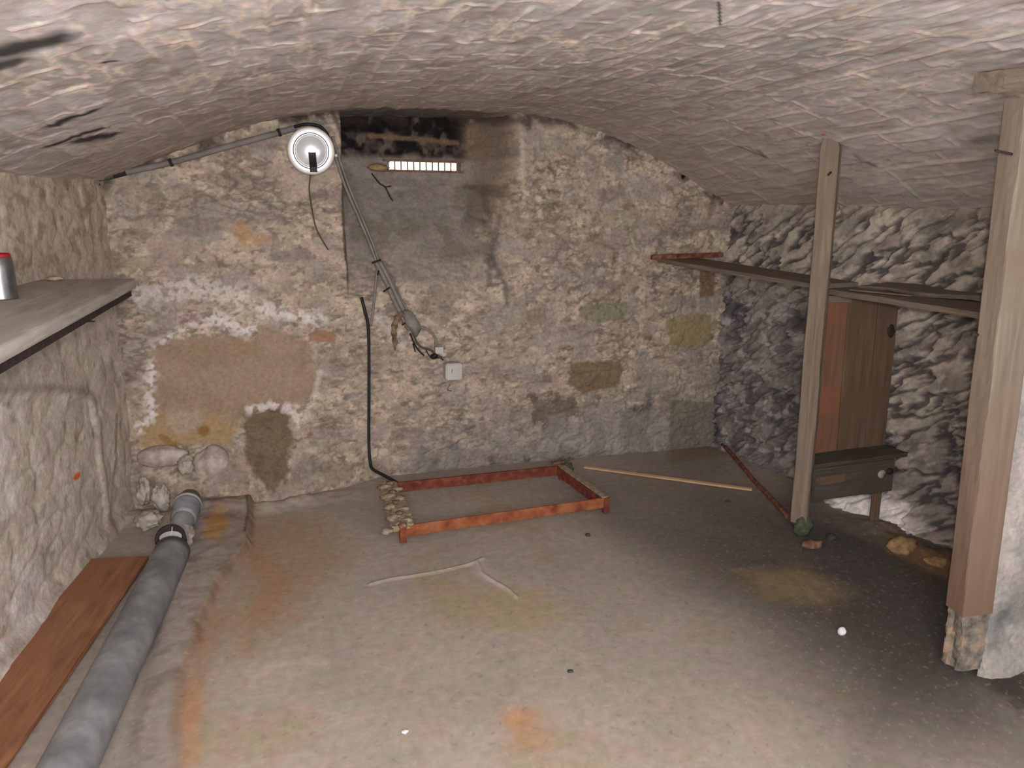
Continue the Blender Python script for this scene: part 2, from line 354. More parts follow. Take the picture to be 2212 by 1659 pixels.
# pixel-traced floor stains and darker areas, each on the floor plane
def fp(L): return near(L, fl)
P_.poly(fp([(500, 1130), (700, 1120), (760, 1200), (640, 1330), (520, 1420), (470, 1330), (520, 1240)]), srgb(150, 122, 88), .55, .12, .12)
P_.poly(fp([(900, 1250), (1150, 1270), (1260, 1330), (1150, 1370), (930, 1340)]), srgb(154, 138, 104), .6, .07, .08)
P_.poly(fp([(1560, 1240), (1720, 1225), (1840, 1270), (1800, 1320), (1640, 1300)]), srgb(146, 130, 100), .8, .09, .08)
P_.poly(fp([(1440, 962), (1548, 955), (1570, 985), (1450, 1000)]), srgb(128, 110, 80), .75, .04, .05)
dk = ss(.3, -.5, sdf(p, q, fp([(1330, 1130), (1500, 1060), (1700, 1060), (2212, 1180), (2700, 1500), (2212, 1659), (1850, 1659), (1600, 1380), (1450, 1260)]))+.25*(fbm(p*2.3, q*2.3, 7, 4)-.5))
P_.mix(dk, srgb(70, 66, 63), .92)  # dark stain and the weaker light at the right, both put into the colour
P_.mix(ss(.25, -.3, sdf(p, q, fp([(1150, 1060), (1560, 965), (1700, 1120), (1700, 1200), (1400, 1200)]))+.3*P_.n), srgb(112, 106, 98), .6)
P_.poly(fp([(1600, 1235), (1730, 1225), (1830, 1270), (1780, 1310), (1660, 1290)]), srgb(138, 122, 92), .7, .09, .08)
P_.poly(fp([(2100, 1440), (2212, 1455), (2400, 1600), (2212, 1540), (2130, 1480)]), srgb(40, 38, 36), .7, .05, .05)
P_.poly(fp([(1900, 1150), (2060, 1220), (2060, 1260), (1930, 1200)]), srgb(118, 92, 62), .7, .05, .1)
for L, wd, c_, k_ in (([(475, 1180), (500, 1110)], .035, (160, 128, 76), .6), ([(425, 1320), (432, 1390)], .018, (130, 88, 64), .7), ([(470, 1330), (440, 1400), (420, 1480), (400, 1560)], .04, (154, 118, 90), .6),
                   ([(420, 1480), (410, 1640)], .03, (168, 126, 90), .6), ([(540, 1190), (600, 1260), (560, 1330)], .05, (160, 116, 84), .45)):
    P_.line(fp(L), wd, srgb(*c_), k_, .8, .05)
P_.blob(fl(1120, 1552), (.055, .05), srgb(172, 130, 88), .7, .8); P_.blob(fl(1145, 1600), (.06, .04), srgb(166, 128, 92), .55, .8)
P_.mix(curb, srgb(140, 131, 124), .75); P_.mix(curb*ss(.5, .62, fbm(p*7, q*7, 10, 4)), srgb(120, 108, 98), .7)
P_.mix(ss(.03, .005, np.abs(p-cx))*ss(1.6, 2.4, q), srgb(128, 104, 82), .6)
P_.blob(fl(470, 1150), (.05, .16), srgb(166, 128, 62), .75, .5, .7)
P_.mix(ss(.008, .001, dcr+.012*np.abs(P_.f)), srgb(184, 176, 167), .7); P_.line(fp([(534, 1080), (537, 1120), (530, 1165)]), .007, srgb(84, 72, 60), .8, .6, .01)
P_.poly(fp([(1010, 1215), (1045, 1215), (1100, 1280), (1050, 1260)]), srgb(170, 162, 156), .5, .02, .03)
P_.mix(ss(.66, .72, fbm(p*60, q*60, 11, 2)), srgb(190, 180, 166), .22); P_.mix(ss(.345, .29, fbm(p*34, q*34, 12, 3)), srgb(104, 99, 94), .4)
P_.poly(fp([(520, 1440), (640, 1410), (700, 1430), (560, 1480)]), srgb(178, 168, 152), .5, .05, .12)
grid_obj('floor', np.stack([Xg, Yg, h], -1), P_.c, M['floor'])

# ---- back wall (recess with its light slot is part of the same masonry) ----
x = np.arange(-1.15, 2.95, .005); z = np.arange(-.12, 2.12, .005)
Xg, Zg = np.meshgrid(x, z, indexing='ij'); p, q = Xg, Zg
wx = p+.05*(fbm(p*5, q*5, 1, 3)-.5); wz = q+.04*(fbm(p*5, q*5, 2, 3)-.5)
f1, f2, idv = vor(wx*5.2, wz*9.5, 3); e1 = f2-f1
g1, g2, idg = vor(wx*13, wz*19, 6); e2 = g2-g1
rough = .007*ss(0, .35, e1)*(.4+idv)+.003*ss(0, .3, e2)+.026*(fbm(p*7, q*10, 5, 5)-.5)+.005*(ridge(p*22, q*30, 2, 3)-.5)
# smooth places
bare_poly = bkl([(325, 800), (335, 745), (440, 722), (545, 735), (560, 705), (640, 722), (668, 745), (690, 800), (690, 845), (655, 870), (600, 878), (530, 895), (500, 930), (495, 960), (300, 955), (312, 900)])
bare = ss(.015, -.02, sdf(p, q, bare_poly)+.05*(fbm(p*14, q*14, 3, 4)-.5))
rec_l, rec_r = .325, 1.0
xr_b = 1.05; xr_f = 1.275
zt = ss(1.50, 1.60, q)                       # upper part: splayed right reveal
right_prof = (1-ss(xr_b, xr_f, p))*zt+(1-ss(.99, 1.12, p+.03*np.sin(q*20)))*(1-zt)
left_prof = ss(rec_l-.006, rec_l+.012, p+.012*(fbm(q*9, q*0+3, 5, 3)-.5))
slope = np.interp(q, [.95, 1.05, 1.3, 1.62, 1.66, 2.2], [0, .02, .17, .35, .35, .33])
rec = left_prof*right_prof*slope
inrec = left_prof*right_prof*ss(1.0, 1.28, q+.3*(fbm(p*5, q*5, 9, 4)-.5))
soot = left_prof*right_prof*ss(1.71, 1.76, q)
rough = rough*(1-.8*bare)*(1-.55*inrec*(1-soot))+soot*.05*(fbm(p*9, q*16, 7, 4)-.5)
# foot of the wall swells out on the left
sw = np.interp(p, [-1, -.5, -.17, .03, .46, 1], [.15, .2, .33, .26, .03, 0])
bulge = sw*ss(.26, -.02, q)**1.3
n1, n2, idn = vor(p*30+.6*fbm(p*20, q*20, 2, 2), q*38, 9); nk = ss(.42, .58, fbm(p*4, q*5, 8, 4))
rough = rough+.006*ss(.6, .1, n1)*nk*(idn > .35)*(1-bare)*(1-inrec)
Yw = YB+rec-rough-bulge+.012
# the wall bows back a little at the right bottom
P_ = Paint(p, q, srgb(180, 166, 148))
n1, n2, idn = vor(p*30+.6*fbm(p*20, q*20, 2, 2), q*38, 9); nod = ss(.55, .1, n1); nk = ss(.42, .58, fbm(p*4, q*5, 8, 4))
P_.mix(nod*nk*(idn > .35), srgb(198, 184, 164), .6); P_.mix(ss(.12, .0, n2-n1)*nk, srgb(128, 116, 104), .55)
P_.mix(ss(.4, .62, fbm(p*3, q*4, 2, 5)), srgb(158, 144, 126), .8)
P_.mix(idv > .62, srgb(150, 136, 120), .35); P_.mix(idg > .75, srgb(138, 124, 110), .4); P_.mix(idg < .15, srgb(190, 176, 154), .5)
P_.mix(ss(.54, .66, fbm(p*10, q*14, 9, 4)), srgb(128, 120, 108), .7)
P_.mix(ss(.56, .66, fbm(p*7+4, q*9, 10, 5)), srgb(150, 142, 120), .5)
P_.mix(ss(.06, .0, e1)*ss(.5, .62, fbm(p*5, q*5, 11, 3)), srgb(112, 100, 88), .5)
P_.mix(ss(.55, .63, fbm(p*17, q*24, 1, 4)), srgb(204, 190, 168), .55); P_.mix(ss(.57, .64, fbm(p*15+3, q*26, 14, 4)), srgb(96, 88, 80), .6); P_.mix(ss(.6, .68, fbm(p*34+3, q*38, 4, 3)), srgb(84, 78, 72), .5); P_.mix(ss(.52, .64, fbm(p*5+8, q*6, 12, 4)), srgb(160, 142, 138), .5); P_.mix(ss(.52, .62, fbm(p*4+2, q*6, 7, 5)), srgb(146, 140, 136), .55); P_.mix(ss(.55, .62, fbm(p*3.1, q*7, 15, 5)), srgb(118, 106, 98), .45)
P_.mix(ss(.86, .95, ridge(p*9, q*20, 4, 4))*ss(.5, .62, fbm(p*3, q*3, 12, 3)), srgb(100, 88, 78), .55)
# greyer, damper towards the lower right
dm = ss(.1, -.5, sdf(p, q, bkl([(900, 900), (1150, 860), (1400, 840), (1700, 780), (1700, 1100), (700, 1150)]))+.3*P_.n)
P_.mix(dm, srgb(126, 122, 118), .9); P_.mix(dm*ss(.54, .64, fbm(p*7+5, q*7, 4, 5)), srgb(164, 160, 156), .6)
P_.mix(ss(.49, .58, fbm(p*6, q*5, 13, 5))*dm, srgb(82, 78, 78), .8)
P_.mix(ss(.5, .66, fbm(p*2.2, q*3, 6, 3))*ss(1.0, 1.5, p), srgb(142, 136, 124), .5)
for L, c_, k_, rg in (
    ([(1250, 662), (1300, 655), (1358, 655), (1352, 692), (1290, 696), (1252, 686)], (128, 126, 108), .9, .012),
    ([(1440, 690), (1480, 680), (1538, 680), (1536, 745), (1500, 752), (1450, 750)], (138, 126, 90), .85, .02),
    ([(1232, 785), (1340, 778), (1350, 800), (1330, 835), (1260, 850), (1228, 830)], (116, 98, 74), .85, .02),
    ([(1512, 585), (1546, 590), (1543, 640), (1512, 642)], (118, 94, 74), .9, .008),
    ([(1140, 668), (1175, 662), (1182, 690), (1150, 692)], (138, 120, 104), .7, .015),
    ([(666, 720), (700, 714), (727, 722), (724, 742), (690, 738), (668, 736)], (146, 110, 84), .85, .01),
    ([(1448, 865), (1550, 868), (1556, 955), (1446, 975)], (112, 106, 92), .8, .02),
    ([(1150, 860), (1230, 850), (1260, 900), (1200, 940), (1150, 910)], (92, 80, 68), .7, .12),
    ([(1340, 880), (1400, 870), (1400, 960), (1350, 975)], (84, 82, 82), .65, .12),
    ([(1180, 900), (1330, 880), (1440, 900), (1440, 980), (1180, 1000)], (148, 144, 138), .45, .06),
    ([(370, 470), (480, 430), (520, 500), (440, 520)], (140, 132, 122), .4, .06)):
    P_.poly(bkl(L), srgb(*c_), k_, .008, rg)
# the smooth bare plaster with its stains and white salts
P_.mix(bare, srgb(150, 132, 112), .95); P_.mix(bare*ss(.45, .6, fbm(p*6, q*6, 2, 4)), srgb(140, 120, 98), .6)
P_.poly(bkl([(300, 905), (350, 890), (480, 900), (510, 930), (495, 965), (440, 955), (300, 970)]), srgb(160, 136, 96), .75, .03, .03)
P_.poly(bkl([(360, 890), (430, 888), (440, 925), (390, 940), (360, 920)]), srgb(162, 148, 130), .8, .02, .02)
P_.blob(bk(440, 930), .03, srgb(128, 92, 44), .8); P_.line(bkl([(350, 945), (380, 970), (395, 1010)]), .018, srgb(134, 98, 50), .75)
P_.poly(bkl([(530, 895), (560, 882), (610, 885), (628, 920), (635, 965), (618, 1010), (590, 1030), (550, 1010), (525, 960)]), srgb(104, 88, 66), .85, .015, .05)
for L, wd, k_ in (([(330, 790), (320, 850), (330, 900), (300, 925)], .022, .8), ([(335, 745), (420, 700), (460, 690)], .016, .6), ([(465, 690), (500, 700), (540, 715)], .03, .8), ([(560, 665), (620, 680), (690, 690)], .03, .75),
                ([(540, 885), (600, 875), (640, 890), (650, 930)], .022, .7), ([(690, 800), (680, 860), (650, 920)], .016, .4), ([(430, 400), (500, 410)], .02, .2), ([(300, 640), (400, 620), (520, 640)], .05, .5), ([(820, 690), (880, 750)], .03, .35)):
    dl = d_line(p, q, bkl(L)); salt = ss(wd*2.6, 0, dl+.05*np.abs(P_.n)); P_.mix(salt*ss(.50, .60, fbm(p*26, q*26, 5, 3)+.18*salt-.06), srgb(214, 208, 205), k_*1.1)
for u_, v_, r_ in ((520, 495, .03), (535, 515, .04), (562, 518, .028)): P_.blob(bk(u_, v_), r_, srgb(176, 140, 96), .6, .9, 1.2)
P_.line(bkl([(205, 400), (300, 430), (330, 520)]), .06, srgb(140, 130, 120), .4)
# recess: grey render on the sill slope, soot above the slot
P_.mix(inrec*(1-soot), srgb(128, 121, 114), .85); P_.mix(inrec*(1-soot)*ss(.5, .6, fbm(p*7, q*7, 4, 5)), srgb(112, 104, 90), .6); P_.mix(inrec*(1-soot)*ss(.56, .66, fbm(p*5+3, q*6, 6, 4)), srgb(150, 142, 130), .7)
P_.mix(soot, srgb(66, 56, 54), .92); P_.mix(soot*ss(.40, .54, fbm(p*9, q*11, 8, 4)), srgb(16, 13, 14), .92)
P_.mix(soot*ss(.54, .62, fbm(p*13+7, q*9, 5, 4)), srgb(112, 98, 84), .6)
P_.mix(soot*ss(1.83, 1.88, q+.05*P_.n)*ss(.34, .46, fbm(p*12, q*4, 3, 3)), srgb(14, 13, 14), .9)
P_.line(bkl([(800, 292), (900, 300), (990, 308)], 4.4), .014, srgb(116, 96, 72), .8)
P_.mix(soot*ss(.98, 1.08, p), srgb(124, 108, 92), .8)
P_.mix(left_prof*ss(1.30, 1.16, p)*ss(1.02, 1.1, p)*ss(1.2, 1.45, q), srgb(138, 122, 104), .6)
P_.line(bkl([(742, 380), (741, 450), (744, 520), (748, 560)]), .009, srgb(58, 50, 40), .8, .6, .01)  # these two lines: shadow edge and staining of the recess put into the colour
P_.line(bkl([(716, 235), (726, 260), (742, 300), (745, 380)]), .012, srgb(84, 72, 68), .8, .6, .01)
P_.line(bkl([(1064, 500), (1068, 570)]), .03, srgb(100, 95, 90), .6, .9, .06)
for L in ([(1050, 480), (1066, 515), (1064, 560), (1078, 590)], [(1078, 470), (1072, 520)], [(1062, 560), (1058, 610)], [(1078, 590), (1092, 620), (1096, 660)]):
    P_.line(bkl(L), .017, srgb(92, 87, 83), .7, .9, .05)
P_.line(bkl([(1058, 415), (1062, 480)]), .012, srgb(104, 92, 90), .6)
P_.line(bkl([(1128, 300), (1132, 440)]), .012, srgb(190, 176, 154), .6)
# crumbled black joint under the vault
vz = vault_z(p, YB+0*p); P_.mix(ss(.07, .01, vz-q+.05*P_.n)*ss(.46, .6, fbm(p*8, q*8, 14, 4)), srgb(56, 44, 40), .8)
P_.blob(bk(648, 245), (.05, .03), srgb(46, 32, 30), .9); P_.blob(bk(1140, 262), (.03, .05), srgb(48, 36, 34), .7); P_.blob(bk(1477, 380), (.012, .02), srgb(20, 20, 24), 1)
P_.mix(ss(.25, .0, q)*ss(.3, .0, p)*ss(.45, .6, fbm(p*8, q*8, 15, 4)), srgb(150, 138, 128), .6)
slot = (p > .605) & (p < 1.012) & (q > 1.660) & (q < 1.712)
grid_obj('wall_back', np.stack([Xg, Yw, Zg], -1), P_.c, M['wall'], slot)

# ---- left wall ----
y = np.arange(.0, 4.25, .0065); z = np.arange(-.1, 1.75, .0065)
Yg, Zg = np.meshgrid(y, z, indexing='ij'); p, q = Yg, Zg
f1, f2, idv = vor(p*5+.2*fbm(p*6, q*6, 1, 3), q*9, 8); e1 = f2-f1
rough = .004*ss(0, .35, e1)*(.4+idv)+.022*(fbm(p*5, q*7, 3, 5)-.5)+.003*(ridge(p*20, q*26, 2, 3)-.5)
lwl = lambda L: near(L, lw)
pan = lwl([(-400, 870), (0, 842), (120, 838), (196, 850), (214, 920), (222, 1010), (235, 1100), (225, 1210), (-400, 1800)])
sp = sdf(p, q, pan); rough = rough-.016*ss(.0, -.05, sp)+.004*ss(.04, .0, np.abs(sp))
up = ss(.95, 1.35, q); rough = rough*(.8+.3*up)
Xw = Xl(Yg)+rough+.03*ss(3.6, 3.95, p)*ss(.7, .2, q)*0+.05*ss(.12, -.05, q)
P_ = Paint(p, q, srgb(198, 189, 176)); P_.mix(ss(.42, .6, fbm(p*4, q*4, 5, 5)), srgb(178, 168, 156), .8)
P_.mix(ss(.55, .66, fbm(p*11, q*12, 6, 4)), srgb(150, 142, 130), .6); P_.mix(ss(.55, .65, fbm(p*6, q*8, 2, 4))*(1-up), srgb(212, 206, 200), .7)
P_.mix(up, srgb(188, 172, 152), .6); P_.mix(up*ss(.5, .6, fbm(p*9, q*13, 9, 4)), srgb(146, 132, 118), .7)
P_.mix(ss(.03, 0, np.abs(sp)), srgb(134, 126, 118), .6)
for u_, v_, r_ in ((15, 960, .06), (20, 1075, .07), (60, 1290, .12), (250, 700, .06), (230, 760, .05)): P_.blob(lw(u_, v_), r_, srgb(208, 202, 198), .75)
P_.blob(lw(172, 1028), (.03, .016), srgb(196, 98, 48), 1., .15, .5); P_.blob(lw(170, 940), .03, srgb(150, 116, 92), .6)
P_.line(lwl([(250, 900), (248, 1000), (238, 1100), (215, 1210)]), .02, srgb(124, 108, 88), .6)
P_.line([(3.7, 1.0), (3.75, .5), (3.7, .1)], .05, srgb(196, 188, 182), .4); P_.mix(ss(.65, .75, fbm(p*25, q*25, 7, 3)), srgb(110, 98, 86), .5)
grid_obj('wall_left', np.stack([Xw, Yg, Zg], -1), P_.c, M['wall'])

# ---- right wall: split slaty stone with deep dark seams ----
y = np.arange(1.6, 4.25, .0055); z = np.arange(-.1, 1.68, .0055)
Yg, Zg = np.meshgrid(y, z, indexing='ij'); p, q = Yg, Zg
th = math.radians(-33); a_ = p*math.cos(th)+q*math.sin(th); b_ = -p*math.sin(th)+q*math.cos(th)   # strata climb towards the camera end
wa = a_+.06*(fbm(p*4, q*4, 2, 3)-.5); wb = b_+.05*(fbm(p*5, q*5, 5, 3)-.5)
seam = ridge(wa*3.2, wb*11, 4, 4); blk = fbm(wa*4, wb*13, 7, 5)
f1, f2, idv = vor(wa*4.5, wb*12, 5); e1 = f2-f1
rough = .036*(blk-.5)+.006*ss(0, .3, e1)-.022*ss(.88, .97, seam)
toe = .10*ss(.2, .0, q)*(.5+fbm(p*5, q*5, 1, 3))
Xw = Xr(Yg)-rough-toe*ss(3.4, 3.0, p)
P_ = Paint(p, q, srgb(182, 172, 156)); hi = ss(.55, 1.25, q+.4*(fbm(p*2, q*2, 3, 3)-.5))
P_.mix(ss(.42, .6, fbm(wa*5, wb*10, 9, 5)), srgb(132, 124, 116), .75)
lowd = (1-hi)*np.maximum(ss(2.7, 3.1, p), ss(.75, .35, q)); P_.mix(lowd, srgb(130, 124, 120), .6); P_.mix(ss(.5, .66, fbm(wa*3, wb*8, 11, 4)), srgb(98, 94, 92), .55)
P_.mix(ss(.08, .0, e1)*ss(.46, .6, fbm(p*4, q*4, 12, 3)), srgb(76, 74, 74), .55); P_.mix(ss(.90, .965, seam), srgb(52, 52, 56), .8); P_.mix(ss(.55, .63, fbm(wa*7, wb*20, 3, 4)), srgb(84, 80, 80), .6); P_.mix(ss(.54, .64, fbm(wa*10, wb*24, 6, 4)), srgb(196, 184, 168), .5)
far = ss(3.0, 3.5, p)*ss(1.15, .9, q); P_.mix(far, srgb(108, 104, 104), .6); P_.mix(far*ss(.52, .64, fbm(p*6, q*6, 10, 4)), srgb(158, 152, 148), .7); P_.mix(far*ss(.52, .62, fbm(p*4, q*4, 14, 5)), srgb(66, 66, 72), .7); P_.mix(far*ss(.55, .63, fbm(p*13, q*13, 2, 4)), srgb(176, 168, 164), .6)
wt = ss(.04, -.04, sdf(p, q, near([(1790, 1090), (1850, 1065), (1885, 1060), (1960, 1085), (2020, 1140), (2020, 1200), (1960, 1180), (1900, 1130), (1830, 1110)], rw))+.12*P_.n); P_.mix(wt, srgb(226, 221, 213), .95)
P_.mix(ss(1.42, 1.5, q), srgb(160, 148, 132), .6)
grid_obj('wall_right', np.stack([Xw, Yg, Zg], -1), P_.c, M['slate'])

# ---- vault ----
x = np.arange(-1.3, 3.45, .0075); y = np.arange(-1.2, 4.52, .0085)
Xg, Yg = np.meshgrid(x, y, indexing='ij'); p, q = Xg, Yg
Z0 = vault_z(p, q)
cw = .085; wxv = p+.035*(fbm(p*4, q*4, 1, 4)-.5)+.012*(fbm(p*16, q*16, 3, 3)-.5); row = np.floor(wxv/cw); fr = wxv/cw-row
off = TAB[3][(row.astype(int)) & 255, 7]; wyv = q/.24+off+.14*(fbm(p*6, q*6, 5, 3)-.5); fy = wyv-np.floor(wyv)
jx = np.minimum(fr, 1-fr)*cw; jy = np.minimum(fy, 1-fy)*.24
brid = TAB[5][row.astype(int) & 255, np.floor(wyv).astype(int) & 255]
keep = fbm(p*3.2, q*2.4, 9, 4); jn = np.maximum(ss(.012, .002, jx)*ss(.44, .56, fbm(p*7, q*3, 10, 3)), ss(.012, .002, jy)*ss(.46, .56, fbm(p*5, q*7, 11, 3)))
lump = ridge(p*9, q*3.6, 6, 4)
relief = -.0035*jn+.003*(brid-.5)+.015*(fbm(p*9, q*4.5, 7, 5)-.5)+.014*(fbm(p*2, q*1.6, 2, 3)-.5)-.003*ss(.72, .9, lump)
Z = Z0+relief
P_ = Paint(p, q, srgb(190, 185, 183)); P_.mix(ss(.42, .6, fbm(p*3, q*2.2, 4, 5)), srgb(174, 168, 165), .75)
P_.mix(brid > .66, srgb(168, 160, 152), .4); P_.mix(brid < .2, srgb(198, 193, 190), .5)
P_.mix(jn, srgb(220, 207, 196), .75); P_.mix(ss(.93, .985, lump)*ss(.42, .52, keep), srgb(226, 212, 196), .8); P_.mix(ss(.94, .985, ridge(p*17, q*5, 9, 3))*ss(.5, .6, fbm(p*4, q*3, 1, 3)), srgb(222, 208, 190), .7)
P_.mix(ss(.54, .66, fbm(p*9, q*5, 13, 4)), srgb(150, 138, 124), .55)
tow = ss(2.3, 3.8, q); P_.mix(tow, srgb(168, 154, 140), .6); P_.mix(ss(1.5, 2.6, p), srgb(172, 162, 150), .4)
for L, wd in (([(-60, 125), (40, 98), (115, 84)], .042), ([(-40, 142), (0, 134), (30, 128)], .03), ([(225, 132), (245, 128)], .010), ([(118, 266), (160, 248), (195, 238)], .028), ([(110, 312), (165, 292), (215, 278)], .024), ([(175, 300), (240, 292)], .036)):
    P_.line([ce(u, v) for u, v in L], wd, srgb(30, 28, 32), .92, .7, .012)
P_.blob(ce(916, 187), (.016, .014), srgb(176, 92, 66), .9, .3); P_.blob(ce(1155, 150), (.012, .008), srgb(80, 70, 66), .8, .3)
for L in ([(1640, 325), (1650, 335)], [(1850, 335), (1890, 358)], [(1600, 318), (1655, 336)]): P_.line([ce(u, v) for u, v in L], .014, srgb(92, 82, 78), .6)
P_.line([ce(1553, 0), ce(1556, 44)], .004, srgb(60, 56, 54), .9, .3, .002)
P_.blob(ce(1780, 288), .012, srgb(190, 96, 78), .8, .3); P_.line([ce(2150, 290), ce(2110, 300)], .025, srgb(98, 96, 82), .5)
P_.mix(ss(.7, .76, fbm(p*26, q*26, 12, 3)), srgb(96, 86, 80), .6)
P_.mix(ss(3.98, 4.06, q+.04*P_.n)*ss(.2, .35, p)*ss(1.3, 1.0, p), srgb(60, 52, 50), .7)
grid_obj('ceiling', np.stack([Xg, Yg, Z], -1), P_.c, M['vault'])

# ---- whitewashed stub wall at the right edge ----
def stub():
    xs = np.arange(0, 1.0, .006); zz = np.arange(-.06, 1.62, .006)
    S, Zg = np.meshgrid(xs, zz, indexing='ij')           # s: round the nose, then across the face
    nose = .03; ek = [at(u, v, 1, 1.70) for u, v in ((2108, 1440), (2112, 1150), (2130, 1010), (2152, 860), (2196, 680), (2290, 500))][::1]; edge = np.interp(Zg, [k[2] for k in ek], [k[0] for k in ek])
    rough = .03*(fbm(S*12, Zg*12, 4, 4)-.5)+.03*(fbm(S*4, Zg*5, 7, 4)-.5); edge0 = .022*(fbm(Zg*14, Zg*0+2, 4, 4)-.5)
    t = np.clip(S/nose, 0, 1)
    X = np.where(S < nose, edge+edge0, edge+edge0+(S-nose)); Y = np.where(S < nose, 1.72-(S/nose)*.03, 1.69)
    rr = ss(.0, .03, np.abs(S-nose)); X = X+np.where(S < nose, -rough, 0)+(1-rr)*.012; Y = Y-np.where(S >= nose, rough, 0)+(1-rr)*.012-.03*ss(.12, 0, Zg)
    P_ = Paint(S, Zg, srgb(170, 164, 158)); P_.mix(ss(.44, .6, fbm(S*6, Zg*6, 3, 5)), srgb(140, 136, 134), .8); P_.mix(ss(.5, .62, fbm(S*5, Zg*4, 6, 5)), srgb(98, 98, 100), .7)
    P_.mix(ss(.035, .005, np.abs(S-nose-.008)+.03*P_.f), srgb(204, 194, 182), .7); P_.mix(ss(.14, .0, Zg+.05*P_.n), srgb(196, 190, 176), .6); P_.mix(ss(.5, .2, Zg)*ss(.4, .55, fbm(S*5, Zg*5, 10, 4)), srgb(96, 98, 98), .5)
    o = grid_obj('wall_right_stub', np.stack([X, Y, Zg], -1), P_.c, M['wall'])
stub()

# ---- the light slot ----
win = bpy.data.objects.new('window_1', None); C.objects.link(win); win.location = (.80, 4.43, 1.66); win['kind'] = 'structure'
bars = []
x0, x1 = .600, .990; z0, z1 = 1.668, 1.711; NP = 11; pw = (x1-x0)/NP
def box_(vs, fs, a, b):
    k = len(vs)
    for xx in (a[0], b[0]):
        for yy in (a[1], b[1]):
            for zz in (a[2], b[2]): vs.append((xx, yy, zz))
    for f in ((0, 1, 3, 2), (4, 6, 7, 5), (0, 4, 5, 1), (2, 3, 7, 6), (0, 2, 6, 4), (1, 5, 7, 3)): fs.append(tuple(k+i for i in f))
vs, fs = [], []
for i in range(NP+1): box_(vs, fs, (x0+i*pw-.0028, 4.425, z0-.006), (x0+i*pw+.0028, 4.445, z1+.006))
box_(vs, fs, (x0-.03, 4.42, z0-.012), (x1+.04, 4.45, z0)); box_(vs, fs, (x0-.03, 4.42, z1), (x1+.04, 4.45, z1+.012))
link('window_grille', mesh_from('window_grille', vs, fs), M['iron'], win, False)
vs, fs = [], []; box_(vs, fs, (x0-.003, 4.437, z0-.003), (x1+.003, 4.442, z1+.003)); link('window_pane', mesh_from('window_pane', vs, fs), M['pane'], win, False)
vs, fs = [], []; box_(vs, fs, (x0-.06, 4.46, z0-.1), (x1+.1, 4.50, z1+.1)); link('window_backing', mesh_from('window_backing', vs, fs), M['iron'], win, False)
rock('brick_chunk', (.532, 4.33, 1.672), (.058, .035, .018), 5, M['ostone'], 'rusty brown brick fragment lying left of the bright glass slot in the recess', 'brick')

# ================================================================== THINGS
def px(u, v, y=YB-.04): return at(u, v, 1, y)
# ---- conduit across the left of the back wall, just under the vault ----
def wall_depth(x, z): return YB-.035
cdt = empty('conduit_pipe', px(205, 385), 'grey conduit running slantwise under the vault to the left of the round lamp', 'pipe')
cable('conduit_tube', [px(212, 385), px(280, 370), px(365, 352), px(480, 320), px(560, 298), px(640, 276)], .0145, M['conduit'], cdt, n=12)
link('pipe_sleeve', tube_mesh('pipe_sleeve', [px(204, 386), px(245, 378)], .017, 12), M['moss'], cdt)
link('tape_band', tube_mesh('tape_band', [px(245, 378), px(272, 371)], .0165, 12), M['dark'], cdt)
for (a, b) in (((366, 352), (372, 350)), ((600, 287), (606, 285))): link('pipe_clip', tube_mesh('pipe_clip', [px(*a, YB-.045), px(*b, YB-.045)], .019, 12), M['dark'], cdt)
cable('cable_end', [px(204, 392), px(207, 398), px(216, 399)], .006, M['black'], cdt)
cable('bent_cable', [px(636, 274, 4.02), px(662, 268, 4.0), px(688, 272, 4.0), px(704, 285, 4.0), px(711, 300, 4.01), px(716, 320, 4.01)], .0075, M['black'], cdt)
# ---- cable bundle from the lamp down to the socket ----
cb = empty('cable_bundle', px(815, 570, 4.02), 'bundle of grey cables slanting down from the round lamp towards the socket box', 'cable')
Yc = 4.01
def strand(L, r, m, nm='cable_strand', dx=0, y=Yc): return cable(nm, [px(u+dx, v, y) for u, v in L], r, m, cb)
strand([(712, 296), (722, 330), (745, 400), (775, 470), (800, 530), (814, 568)], .0075, M['cable'])
strand([(718, 294), (729, 330), (752, 398), (781, 468), (806, 528), (819, 566)], .0062, M['cable'])
strand([(813, 568), (832, 605), (852, 650), (872, 690), (884, 712)], .012, M['cable'])
strand([(820, 566), (840, 603), (861, 648), (881, 688), (892, 706)], .012, M['cable'], y=4.02)
strand([(827, 572), (847, 606), (866, 646), (886, 682)], .006, M['cable'], y=4.03)
for (a, b) in (((803, 568), (823, 561)), ((818, 584), (816, 594)), ((828, 630), (842, 621)), ((868, 702), (882, 694))):
    link('cable_clip', tube_mesh('cable_clip', [px(*a, 3.995), px(*b, 3.995)], .0045, 8), M['black'], cb)
wr = rock('tape_wrap', px(890, 697, 4.0), (.034, .028, .075), 4, M['cable'], parent=cb, amp=.3); wr.rotation_euler = (0, math.radians(-28), 0)
strand([(896, 706), (915, 709), (930, 717), (941, 732), (942, 747)], .0062, M['cable'], 'loose_cable')
strand([(886, 720), (893, 738), (903, 755), (916, 768)], .0045, M['black'], 'loose_wire')
strand([(892, 720), (902, 742), (915, 752), (930, 756), (944, 768), (955, 772)], .0055, M['wire'], 'loose_wire')
strand([(918, 752), (925, 765), (935, 775), (948, 772), (958, 778)], .003, M['black'], 'loose_wire')
strand([(892, 742), (895, 752), (897, 760)], .004, M['dark'], 'loose_wire')
link('wire_connector', rock_mesh('wire_connector', (.02, .014, .012), 9, tuple(px(938, 769, 4.0))), M['black'], cb)
vs, fs = [], []; c_ = px(948, 756, 4.03); box_(vs, fs, (c_[0]-.022, 4.015, c_[2]-.018), (c_[0]+.022, 4.045, c_[2]+.018)); link('connector_block', mesh_from('connector_block', vs, fs), M['box'], cb, False)
